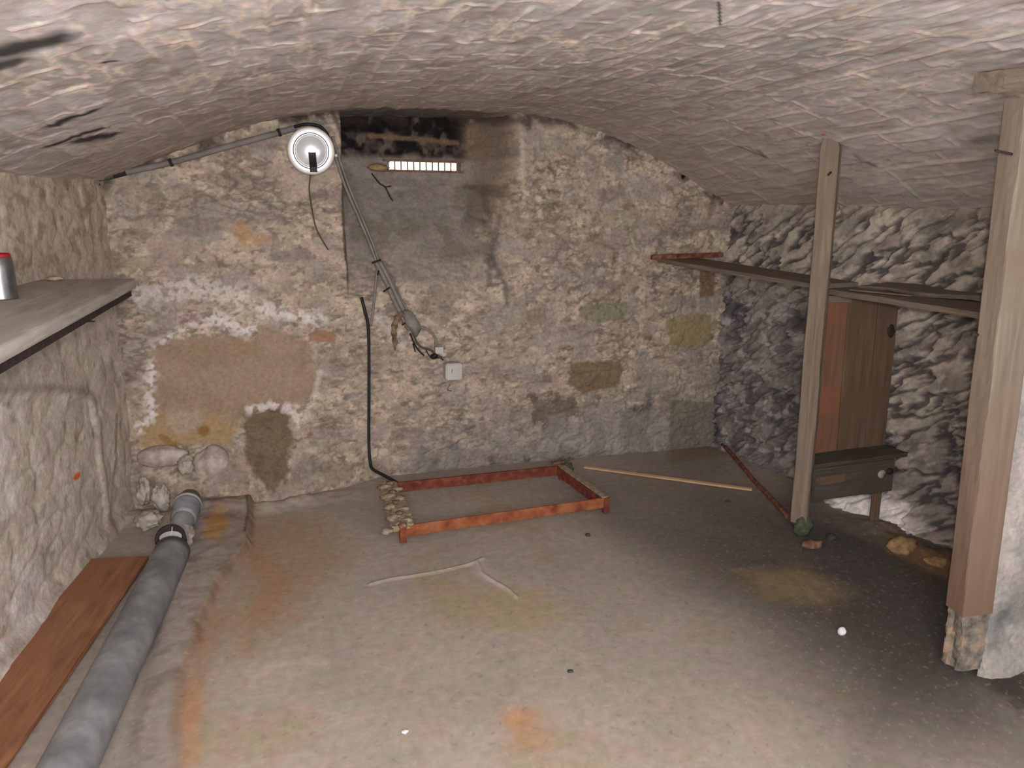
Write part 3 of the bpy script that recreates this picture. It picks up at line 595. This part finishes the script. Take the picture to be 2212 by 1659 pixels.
strand([(816, 572), (812, 610), (807, 660), (801, 704)], .0065, M['cable'], 'side_cable')
# rag
rg = empty('cloth_rag', px(856, 700, 4.0), 'brown dirty rag hanging from the taped cable bundle', 'rag')
link('rag_cloth', tube_mesh('rag_cloth', smooth_path([px(872, 676, 4.0), px(862, 684, 3.99), px(853, 700, 3.99), px(851, 720, 3.99), px(853, 738, 4.), px(853, 757, 4.)], 4),
     [.012+.012*math.sin(i*.9)**2*(1-i/30) if i < 18 else .006 for i in range(21)], 10, True, .5), M['rag'], rg)
# ---- black hose hanging to the floor ----
hs = cable('rubber_hose', [px(781, 642, 4.0), px(788, 672, 3.99), px(795, 702, 3.99), px(797, 760, 3.99), px(797, 860, 3.98), px(797, 960, 3.96), px(800, 1000, 3.93), px(806, 1014, 3.9), px(828, 1026, 3.84), px(848, 1037, 3.8), V(at(862, 1045, 1, 3.765))], .0085, M['black'], None, n=10)
tag(hs, 'thin black hose hanging down the back wall to the rusty frame on the floor', 'hose')
# ---- thin wire under the lamp ----
cable_o = cable('thin_wire', [px(672, 372, 3.98), px(668, 405, 3.98), px(672, 440, 4.), px(682, 490, 4.01), px(697, 520, 4.01), px(709, 540, 4.02)], .0032, M['wire']); tag(cable_o, 'thin dark wire dangling below the round lamp', 'wire')
rt = empty('plant_root', px(808, 388, 4.36), 'black root creeping over the grey slope below the glass slot', 'root')
def rp_(u, v, y): return at(u, v, 1, y)
for nm, L in (('root_stem', [(803, 375, 4.36), (820, 396, 4.32), (832, 404, 4.30), (840, 420, 4.27), (848, 434, 4.24)]), ('root_branch', [(832, 404, 4.30), (845, 402, 4.30)])): cable(nm, [rp_(*t) for t in L], .0035, M['dark'], rt, n=6)
# ---- lamp ----
Lc = np.array(px(672, 326, 3.94)); fwd = np.array([0, 0, CAMZ])-Lc; fwd /= np.linalg.norm(fwd)
lamp = empty('bulkhead_lamp', Lc, 'round white lamp with a silvered bulb at the top of the back wall', 'lamp')
def lathe(name, prof, m, parent, ax, c, n=48):
    ax = V(ax).normalized(); a = ax.orthogonal().normalized(); b = ax.cross(a); vs = []; fs = []
    for r, h_ in prof:
        for j in range(n): th = 2*math.pi*j/n; vs.append(V(c)+a*r*math.cos(th)+b*r*math.sin(th)+ax*h_)
    for i in range(len(prof)-1):
        for j in range(n): fs.append((i*n+j, i*n+(j+1) % n, (i+1)*n+(j+1) % n, (i+1)*n+j))
    fs.append(tuple(range(n))[::-1]); fs.append(tuple((len(prof)-1)*n+j for j in range(n)))
    return link(name, mesh_from(name, vs, fs), m, parent)
Rr = .1085
lathe('lamp_base', [(.06, -.1), (.075, -.06), (.1, -.03), (Rr, -.012)], M['milk'], lamp, fwd, Lc)
lathe('glass_rim', [(Rr, -.016), (Rr+.003, -.004), (Rr-.003, .006), (Rr-.012, .008), (Rr-.014, .002), (Rr-.014, -.01)], M['milk'], lamp, fwd, Lc)
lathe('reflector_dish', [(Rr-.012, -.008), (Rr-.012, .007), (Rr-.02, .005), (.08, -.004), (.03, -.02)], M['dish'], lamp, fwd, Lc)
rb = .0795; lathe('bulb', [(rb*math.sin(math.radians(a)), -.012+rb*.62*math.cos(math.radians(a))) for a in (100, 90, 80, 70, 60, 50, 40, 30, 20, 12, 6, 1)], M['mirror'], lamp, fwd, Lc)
lathe('bulb_dark_edge', [(.080, -.012), (.080, .006), (.0845, .007), (.0845, -.008)], M['darkedge'], lamp, fwd, Lc)  # dark ring added for the dark rim of the bulb's reflection
# black label strip on the silvered bulb
rt_ = np.cross([0, 0, 1], fwd); rt_ /= np.linalg.norm(rt_); up_ = np.cross(fwd, rt_); vs = []; fs = []
for i in range(9):
    d_ = -.006-.092*i/8; zz = -.012+rb*.62*math.sqrt(max(0, 1-(abs(d_)/rb)**2)) if abs(d_) < rb else -.012
    zz = max(zz, .010)+.0025; sx = -.004*-1*i/8
    for s_ in (-1, 1):
        for e_ in (0, -.003): vs.append(Lc+rt_*(s_*.0175+.004+.004*i/8)+up_*d_+fwd*(zz+e_))
for i in range(8):
    k = i*4
    for a, b in ((0, 2), (2, 3), (3, 1), (1, 0)): fs.append((k+a, k+b, k+4+b, k+4+a))
fs += [(0, 1, 3, 2), (32, 34, 35, 33)]
link('bulb_strip', mesh_from('bulb_strip', vs, fs), M['black'], lamp, False)
c_ = Lc+rt_*(Rr+.008)-up_*.018; link('rim_screw', tube_mesh('rim_screw', [c_-fwd*.01, c_+fwd*.004], .007, 12), M['milk'], lamp)
# ---- socket box ----
c_ = px(978.5, 801, 4.03); sb = empty('socket_box', c_, 'small square pale grey junction box on the back wall below the cables', 'electrical box')
prism('box_lid', [(c_[0]-.046, c_[2]-.046), (c_[0]+.046, c_[2]-.046), (c_[0]+.046, c_[2]+.046), (c_[0]-.046, c_[2]+.046)], 4.0, 4.08, M['box'], sb, 'y', .006)
link('keyhole_slot', tube_mesh('keyhole_slot', [px(977, 797, 3.999), px(976, 806, 3.999)], .0014, 6), M['dark'], sb)
link('box_clip', tube_mesh('box_clip', [px(972, 831, 4.02), px(966, 842, 4.02), px(975, 845, 4.02)], .0022, 6), M['wire'], sb)

# ---- left shelf with tin ----
zs = 1.2; A = at(290, 601, 2, zs); B_ = at(0, 745, 2, zs); dirn = (B_-A)/np.linalg.norm(B_-A)
Bend = B_+dirn*.45
sh = empty('wall_shelf', (A[0]-.15, A[1]-.6, zs), 'wide grey wooden shelf board sticking out from the left wall', 'shelf')
ctr0 = A+np.array([-.175, 0, -.018]); ctr1 = Bend+np.array([-.175, 0, -.018])
def shp(s):
    k = min(1, s/.012); return (0, 0, .965+.035*k, 1)
beam('shelf_board', ctr0, ctr1, (1, 0, 0), .37, .036, M['shelfg'], sh, .0006, 3, 60, .25, shp)
beam('shelf_shade_strip', ctr0+np.array([.160, -.05, -.032]), ctr1+np.array([.160, 0, -.032]), (1, 0, 0), .018, .024, M['dark'], sh, .0005, 4, 20)  # dark strip added for the shadow below the shelf's front edge
link('nail', tube_mesh('nail', [at(183, 694, 1, 2.75), at(205, 694, 1, 2.75)], .0028, 8), M['dark'], sh)
# tin
ty = 2.62; tc_ = np.array(at(-6, 575, 1, ty)); zt0 = zs+.002; hh = at(10, 552, 1, ty)[2]-zs
rr = at(34, 600, 1, ty)[0]-tc_[0]
tin = empty('tin_can', (tc_[0], ty, zs), 'small bare metal tin with a red rim standing on the grey shelf', 'can')
lathe('can_body', [(rr, .001), (rr, .004), (rr*.985, .007), (rr*.97, hh*.45), (rr*.95, hh*.8), (rr*.90, hh*.95), (rr*.84, hh*.99)], M['can'], tin, (0, 0, 1), (tc_[0], ty, zs), 40)
lathe('red_rim', [(rr*.85, hh*.97), (rr*.86, hh*1.02), (rr*.80, hh*1.05), (rr*.76, hh*1.03), (rr*.3, hh*1.02)], M['red'], tin, (0, 0, 1), (tc_[0], ty, zs), 40)
rock('dirt_clod', (at(122, 598, 2, zs+.012)[0], at(122, 598, 2, zs+.012)[1]-.03, zs+.009), (.03, .016, .009), 3, M['dust'], 'small dusty clod near the far edge of the left grey shelf', 'clod')

# ---- middle post ----
pm = empty('wooden_post', (2.27, 2.80, 0), 'slim squared wooden post standing on the floor in front of the dark shelf', 'post', 'upright timber posts')
top = np.array([2.215, 2.80, 1.80]); bot = np.array([2.258, 2.80, .06])
beam('post_shaft', bot, top, (.62, -.78, 0), .075, .05, M['post'], pm, .0014, 11, 50, .1, lambda s: (0, 0, 1-.45*max(0, (s-.965)/.035), 1))
link('nail', tube_mesh('nail', [at(1795, 372, 1, 2.75), at(1789, 378, 1, 2.735)], .004, 8), M['dark'], pm)
link('post_foot', rock_mesh('post_foot', (.045, .045, .05), 2, (2.268, 2.79, .045), 3, .35), M['moss'], pm)
# ---- shelves on the right ----
sB = empty('shelf_plank', (2.25, 3.45, 1.165), 'long dark plank shelf running from the back wall to behind the slim post', 'shelf', 'dark plank shelves on the right')
beam('shelf_board', (2.215, 4.045, 1.182), (2.375, 2.87, 1.152), (1, .1, 0), .27, .022, M['shelf'], sB, .0012, 21, 50, .2)
beam('end_batten', np.array(at(1408, 556, 1, 3.99)), np.array(at(1560, 550, 1, 3.99)), (0, 1, 0), .03, .026, M['rod'], sB, .0008, 22, 12)
pB = empty('shelf_plank', (2.5, 2.4, 1.14), 'split dark plank shelf from the slim post to behind the right-hand thick post', 'shelf', 'dark plank shelves on the right')
beam('shelf_board', (2.465, 2.93, 1.128), (2.50, 1.84, 1.130), (1, 0, 0), .30, .024, M['shelf'], pB, .0015, 23, 50, .2)
beam('split_board', (2.57, 2.86, 1.150), (2.64, 2.2, 1.160), (1, 0, .06), .19, .016, M['shelf'], pB, .003, 27, 40, .2, lambda s: (.03*math.sin(s*9), 0, .75+.25*math.sin(s*5+1), 1))
beam('split_edge', (2.36, 2.76, 1.146), (2.46, 2.52, 1.146), (1, 0, 0), .022, .006, M['post'], pB, .0015, 28, 12, .2)
# ---- upright boards under the shelf ----
bp_ = empty('board_partition', (2.5, 2.9, .3), 'upright brown boards nailed between the slim post and the right wall under the shelf', 'partition')
beam('orange_plank', (2.43, 2.90, .30), (2.40, 2.90, 1.105), (1, 0, 0), .135, .02, M['redboard'], bp_, .0012, 31, 30)['label'] = 'orange stained upright plank'
beam('brown_plank', (2.58, 2.895, .30), (2.548, 2.895, 1.10), (1, 0, 0), .16, .02, M['board'], bp_, .0012, 32, 30)
beam('brown_plank', (2.715, 2.89, .30), (2.683, 2.89, 1.10), (1, 0, 0), .11, .022, M['board'], bp_, .0012, 33, 30)
beam('top_rail', (2.30, 2.88, 1.092), (2.47, 2.88, 1.088), (0, 0, 1), .03, .012, M['post'], bp_, .001, 34, 12)
link('knot', rock_mesh('knot', (.022, .004, .03), 5, tuple(at(1925, 716, 1, 2.875)), 2), M['dark'], bp_)
tr = empty('bin_sill', (2.5, 2.78, .2), 'blackened horizontal board box across the foot of the upright boards', 'board')
beam('front_board', (2.27, 2.745, .262), (2.70, 2.745, .272), (0, 0, 1), .155, .022, M['darkboard'], tr, .0012, 41, 24)['label'] = 'blackened front board'
beam('top_board', (2.27, 2.815, .347), (2.80, 2.815, .362), (0, 1, 0), .135, .02, M['darkboard'], tr, .0012, 42, 24)
beam('patch_board', (2.285, 2.729, .283), (2.42, 2.729, .29), (0, 0, 1), .035, .008, M['board'], tr, .001, 43, 12)
link('bolt_head', tube_mesh('bolt_head', [(2.628, 2.74, .285), (2.628, 2.725, .285)], .02, 14), M['stone'], tr)
link('bolt_head', tube_mesh('bolt_head', [(2.672, 2.74, .295), (2.672, 2.725, .295)], .016, 14), M['dark'], tr)
stk = beam('stake', (2.655, 2.77, -.02), (2.652, 2.77, .19), (1, 0, 0), .038, .03, M['board'], None, .002, 44, 10); tag(stk, 'short wooden stake propping up the blackened board box', 'stake')

# ---- right post ----
rp = empty('wooden_post', (2.07, 1.70, 0), 'thick pale squared timber post at the right edge beside the whitewashed wall end', 'post', 'upright timber posts')
pt = at(2205, 215, 1, 1.69); pb2 = at(2090, 1290, 1, 1.69)
tp = np.array([at(2226, 235, 1, 1.71)[0], 1.71, 1.79]); bt = np.array([at(2100, 1270, 1, 1.71)[0], 1.71, .24])
bm_ = beam('post_shaft', bt, tp, (1, -.12, 0), .108, .08, M['post2'], rp, .0012, 51, 60, .08)
beam('lower_shaft', bt+np.array([.004, .0, -.20]), bt+np.array([0, .0, .006]), (1, -.12, 0), .085, .07, M['rotten'], rp, .006, 52, 16, .15)['label'] = 'rotten mouldy foot of the post'
beam('side_lath', np.array([at(2197, 690, 1, 1.72)[0], 1.755, 1.0]), np.array([at(2215, 330, 1, 1.72)[0]+.05, 1.755, 1.70]), (1, 0, 0), .13, .03, M['board'], rp, .001, 53, 30)
bk_ = beam('head_block', at(2135, 178, 1, 1.66), at(2330, 152, 1, 1.66), (0, 0, 1), .05, .09, M['shelf'], rp, .004, 54, 20, .2); bk_['label'] = 'dark crumbling wooden head block'
link('nail', tube_mesh('nail', [at(2150, 325, 1, 1.64), at(2186, 333, 1, 1.64)], .0035, 8), M['dark'], rp)
link('nail', tube_mesh('nail', [at(2100, 722, 1, 1.66), at(2112, 724, 1, 1.66)], .005, 8), M['dark'], rp)
# ---- rubble at the posts and the wall foot ----
def frock(nm, u, v, r, seed, m, label, cat='stone', amp=.35):
    x_, y_ = fl(u, v); return rock(nm, (x_, y_, r[2]*.72), r, seed, m, label, cat, None, 3, amp, 1.6, 'rubble stones on the floor' if cat == 'stone' else 'pebbles on the floor')
frock('rubble_stone', 2080, 1412, (.045, .035, .05), 6, M['rstone'], 'dark reddish rubble stone against the foot of the thick right post')
frock('rubble_stone', 1755, 1182, (.05, .03, .02), 7, M['rstone'], 'flat reddish rubble stone in front of the slim post foot')
frock('rubble_stone', 1795, 1165, (.025, .02, .015), 8, M['dkstone'], 'small dark stone right of the slim post foot')
frock('rubble_stone', 1950, 1192, (.07, .05, .04), 9, M['ostone'], 'ochre broken stone at the foot of the right wall')
frock('rubble_stone', 2022, 1222, (.05, .04, .025), 10, M['ostone'], 'smaller brown broken stone between the ochre stone and the thick right post')
frock('pebble', 1818, 1370, (.016, .013, .016), 12, M['white'], 'white oval blob for a flash-lit dust speck, on the dark floor at the right', 'pebble', .12)  # stands for an airborne dust speck caught by the flash
frock('pebble', 1270, 1158, (.012, .012, .008), 13, M['dkstone'], 'small black pebble on the floor in front of the rusty frame', 'pebble', .3)
frock('pebble', 1232, 1452, (.010, .008, .005), 14, M['dkstone'], 'small dark chip on the floor, nearest the orange floor stain', 'pebble', .4)
frock('pebble', 875, 1583, (.010, .007, .005), 15, M['white'], 'small whitish crumb low on the bare floor left of the orange floor stain', 'pebble', .3)
frock('pebble', 1572, 1085, (.012, .010, .006), 16, M['dkstone'], 'small dark pebble just in front of the pale lath', 'pebble', .3)
# ---- sticks ----
s0 = np.array([*fl(1262, 1013), .012]); s1 = np.array([*fl(1624, 1062), .012])
tag(beam('wooden_lath', s0, s1, (0, 1, .1), .022, .01, M['stick'], None, .0006, 61, 20), 'thin pale wooden lath lying on the floor between the rusty frame and the slim post', 'stick')
s0 = np.array([2.60, 4.02, .03]); s1 = np.array([*fl(1706, 1122, .02), .02])
ro = link('iron_rod', tube_mesh('iron_rod', [s0+(s1-s0)*t+np.array([0, .0, .004*math.sin(t*9)]) for t in np.linspace(0, 1, 16)], .0115, 10), M['rod'])
tag(ro, 'rusty reddish rod lying from the back corner to the slim post', 'rod')

# ---- rusty angle-iron frame ----
zf = .085; FL_ = at(872, 1136, 2, zf); FR_ = at(1312, 1075, 2, zf); BR_ = at(1216, 1006, 2, zf); BL_ = at(842, 1045, 2, zf)
fr_ = empty('iron_rectangle', (FL_+FR_+BR_+BL_)/4*np.array([1, 1, 0]), 'rusty red rectangular angle-iron frame lying on the floor near the back wall', 'frame')
def angle(name, a, b, out, m, wflange, seed):
    """L section: vertical flange and a horizontal top flange pointing to out"""
    import bmesh
    a = V(a); b = V(b); o_ = V(out); X = (b-a).normalized(); o_ = (o_-X*o_.dot(X)).normalized(); t = .005; hgt = .052; rng = random.Random(seed)
    prof = [(0, 0), (wflange, 0), (wflange, -t), (t, -t), (t, -hgt), (0, -hgt)]; seg = 20; vs = []; fs = []
    for i in range(seg+1):
        c = a.lerp(b, i/seg)
        for (u_, v_) in prof: vs.append(c+o_*(u_+rng.uniform(-.0007, .0007))+Vector((0, 0, v_+rng.uniform(-.0007, .0007))))
    n = 6
    for i in range(seg):
        for j in range(n): fs.append((i*n+j, i*n+(j+1) % n, (i+1)*n+(j+1) % n, (i+1)*n+j))
    fs.append(tuple(range(n))); fs.append(tuple(seg*n+j for j in range(n))[::-1])
    return link(name, mesh_from(name, vs, fs), m, fr_, False)
ux = (FR_-FL_)/np.linalg.norm(FR_-FL_); uy = (BR_-FR_)/np.linalg.norm(BR_-FR_)
angle('front_bar', FL_, FR_, uy, M['rusto'], .008, 1); angle('back_bar', BL_, BR_, uy, M['rust'], .014, 2)
angle('side_bar', FR_-ux*.035, BR_-ux*.035, ux, M['rust'], .034, 3); angle('side_bar', FL_, BL_, -ux, M['rust'], .03, 4)
beam('dust_strip', FR_-ux*.012+np.array([0, 0, .004]), BR_-ux*.012+np.array([0, 0, .004]), ux, .034, .005, M['dust'], fr_, .0012, 5, 20)['label'] = 'grey dust on the side bar'
cr_ = beam('rust_crust', FL_-ux*.004+np.array([0, 0, .0]), BL_-ux*.008+np.array([0, 0, .0]), ux, .075, .03, M['dust'], fr_, .010, 6, 30, .35); cr_['label'] = 'lumpy dusty rust crust'
for nm, c in (('frame_leg', FL_), ('frame_leg', FR_+ux*.0), ('frame_leg', BR_), ('frame_leg', BL_)):
    s_ = np.array([.012, .012]); vs, fs = [], []; box_(vs, fs, (c[0]-.018, c[1]-.006, .004), (c[0]+.012, c[1]+.022, zf-.002)); link(nm, mesh_from(nm, vs, fs), M['rust'] if c is not FR_ else M['dust'], fr_, False)
for i in range(13):
    t = -.02+.082*i; c = FL_+(BL_-FL_)*t; rock('rust_flake', (c[0]-.005+.03*math.sin(i*2.1), c[1], zf+.010), (.020+.009*(i % 3), .024, .013), 20+i, M['dust'] if i % 3 else M['rstone'], parent=fr_, sub=2, amp=.5)
rock('bolt_lug', (FL_[0]-.075, FL_[1]+.035, .05), (.022, .014, .016), 33, M['dust'], parent=fr_, sub=2)
link('lug_bar', tube_mesh('lug_bar', [(FL_[0]-.075, FL_[1]+.035, .05), (FL_[0]-.01, FL_[1]+.03, .055)], .009, 8), M['dust'], fr_)
clod = empty('earth_clod', (BR_[0]+.02, BR_[1]+.03, 0), 'green-black clod with root stubs on the far right corner of the rusty frame', 'clod')
rock('clod_body', (BR_[0]+.032, BR_[1]+.02, .055), (.03, .03, .045), 40, M['moss'], parent=clod, amp=.5)
for d in ((-.03, .012), (.03, .018), (.012, .028), (-.012, .02)): cable('root_stub', [(BR_[0]+.03, BR_[1]+.02, .09), (BR_[0]+.03+d[0]*.6, BR_[1]+.02, .105+d[1]*.4), (BR_[0]+.03+d[0]*1.3, BR_[1]+.01, .1+d[1])], .003, M['moss'], clod, n=6)
bb = beam('iron_strap', (BR_[0]-.055, BR_[1]+.02, .098), (BR_[0]+.01, BR_[1]+.025, .102), (0, 1, 0), .03, .012, M['iron'], fr_, .001, 7, 8)

# ---- drain pipe on the left ----
dp = empty('drain_pipe', (-.55, 2.9, 0), 'thick grey plastic drain pipe lying along the left wall', 'pipe')
def pl(y, z=.07): return np.array([np.interp(y, [1.2, 1.94, 2.63, 3.17, 3.9], [-.655, -.600, -.542, -.502, -.474]), y, z])
link('lower_pipe', tube_mesh('lower_pipe', [pl(1.3, .07), pl(1.8, .07), pl(2.3, .07), pl(2.8, .07), pl(3.14, .07), pl(3.20, .072)], .070, 40), M['pipe'], dp)
# open socket end of the lower pipe, with a grey plug set back in it
def ringseg(c, ax, r0, r1, a0, a1, th, m, nm, n=26):
    ax = V(ax).normalized(); a = ax.orthogonal().normalized(); a = (Vector((1, 0, 0))-ax*ax.x).normalized(); b = ax.cross(a); vs = []; fs = []
    for i in range(n+1):
        t = math.radians(a0+(a1-a0)*i/n)
        for r, h_ in ((r0, 0), (r1, 0), (r1, -th), (r0, -th)): vs.append(V(c)+(a*math.cos(t)+b*math.sin(t))*r+ax*h_)
    for i in range(n):
        for j in range(4): fs.append((i*4+j, i*4+(j+1) % 4, (i+1)*4+(j+1) % 4, (i+1)*4+j))
    fs += [(0, 1, 2, 3), tuple(n*4+j for j in (3, 2, 1, 0))]
    return link(nm, mesh_from(nm, vs, fs), m, dp)
oc = np.array(at(368, 1162, 1, 3.235)); oa = np.array([0.05, -.75, .66])
ringseg(oc, oa, .046, .060, -18, 198, .05, M['dark'], 'socket_rim')
def disc(c, ax, r, m, nm, a0=0, a1=180, sq=1.):
    ax = V(ax).normalized(); a = (Vector((1, 0, 0))-ax*ax.x).normalized(); b = ax.cross(a); n = 30
    pts = [(r*math.cos(math.radians(a0+(a1-a0)*i/n)), r*sq*math.sin(math.radians(a0+(a1-a0)*i/n))) for i in range(n+1)]
    vs = [V(c)+a*u_+b*v_ for u_, v_ in pts]+[V(c)+a*u_+b*v_-ax*.004 for u_, v_ in pts]; k = n+1
    fs = [tuple(range(k)), tuple(range(k, 2*k))[::-1]]+[(i, (i+1) % k, k+(i+1) % k, k+i)[::-1] for i in range(k)]
    return link(nm, mesh_from(nm, vs, fs), m, dp, False)
disc(oc-oa*.004, oa, .052, M['dark'], 'socket_shadow_gap', 0, 360); bpy.data.objects['socket_shadow_gap'].name = 'bore_shade'  # dark disc added for the shade inside the open pipe end
disc(oc+oa*.008+np.array([.002, 0, .0]), oa, .043, M['pipe_l'], 'end_plug', -25, 205, .62)
link('plug_string', tube_mesh('plug_string', [at(372, 1138, 1, 3.18), at(371, 1150, 1, 3.17), at(369, 1157, 1, 3.17)], .0015, 6), M['white'], dp)
link('mortar_collar', rock_mesh('mortar_collar', (.065, .075, .055), 3, tuple(pl(3.36, .065)), 4, .3, 2.2), M['stone'], dp)
link('upper_pipe', tube_mesh('upper_pipe', [pl(3.3, .075), pl(3.5, .085), pl(3.62, .095), pl(3.72, .105)], .047, 32), M['pipe'], dp)
link('pipe_coupling', tube_mesh('pipe_coupling', [pl(3.50, .088), pl(3.515, .089), pl(3.60, .096), pl(3.605, .098), pl(3.66, .102)], [.05, .057, .057, .062, .062], 32), M['pipe'], dp)
link('coupling_ring', tube_mesh('coupling_ring', [pl(3.625, .1), pl(3.645, .102)], .0645, 32), M['pipe_l'], dp)
for i, (u_, v_, y_, r, lb) in enumerate(((456, 1008, 4.05, (.09, .07, .11), 'smooth rounded mauve cobble above the drain pipe coupling'), (352, 986, 4.05, (.12, .06, .055), 'rounded mauve cobble left of the one above the drain pipe coupling'),
        (402, 1006, 4.0, (.035, .04, .05), 'small pointed stone wedged between the two mauve cobbles'), (348, 1075, 3.72, (.04, .04, .06), 'pale upright stone left of the drain pipe coupling'),
        (312, 1060, 3.80, (.03, .04, .06), 'whitish slanting stone in the left corner of the cellar'), (322, 1122, 3.52, (.055, .07, .035), 'flat pale mortar lump left of the pipe collar'))):
    rock('cobble', at(u_, v_, 1, y_), r, 50+i, M['pstone'] if i < 2 else M['stone'], lb, 'stone', None, 4, .16 if i < 2 else .4, 1.1 if i < 2 else 1.6, 'stones around the drain pipe')
# ---- plank between pipe and left wall ----
a_ = np.array([(fl(208, 1225)[0]+fl(320, 1213)[0])/2-.003, 3.27, .028]); b2 = a_+np.array([-.19, -1.35, 0])*1.25
pk = beam('wooden_plank', a_, b2, (1, -.14, .0), .225, .024, M['plank'], None, .0012, 71, 50, .2); tag(pk, 'wide red-brown plank lying flat between the left wall and the grey drain pipe', 'plank')
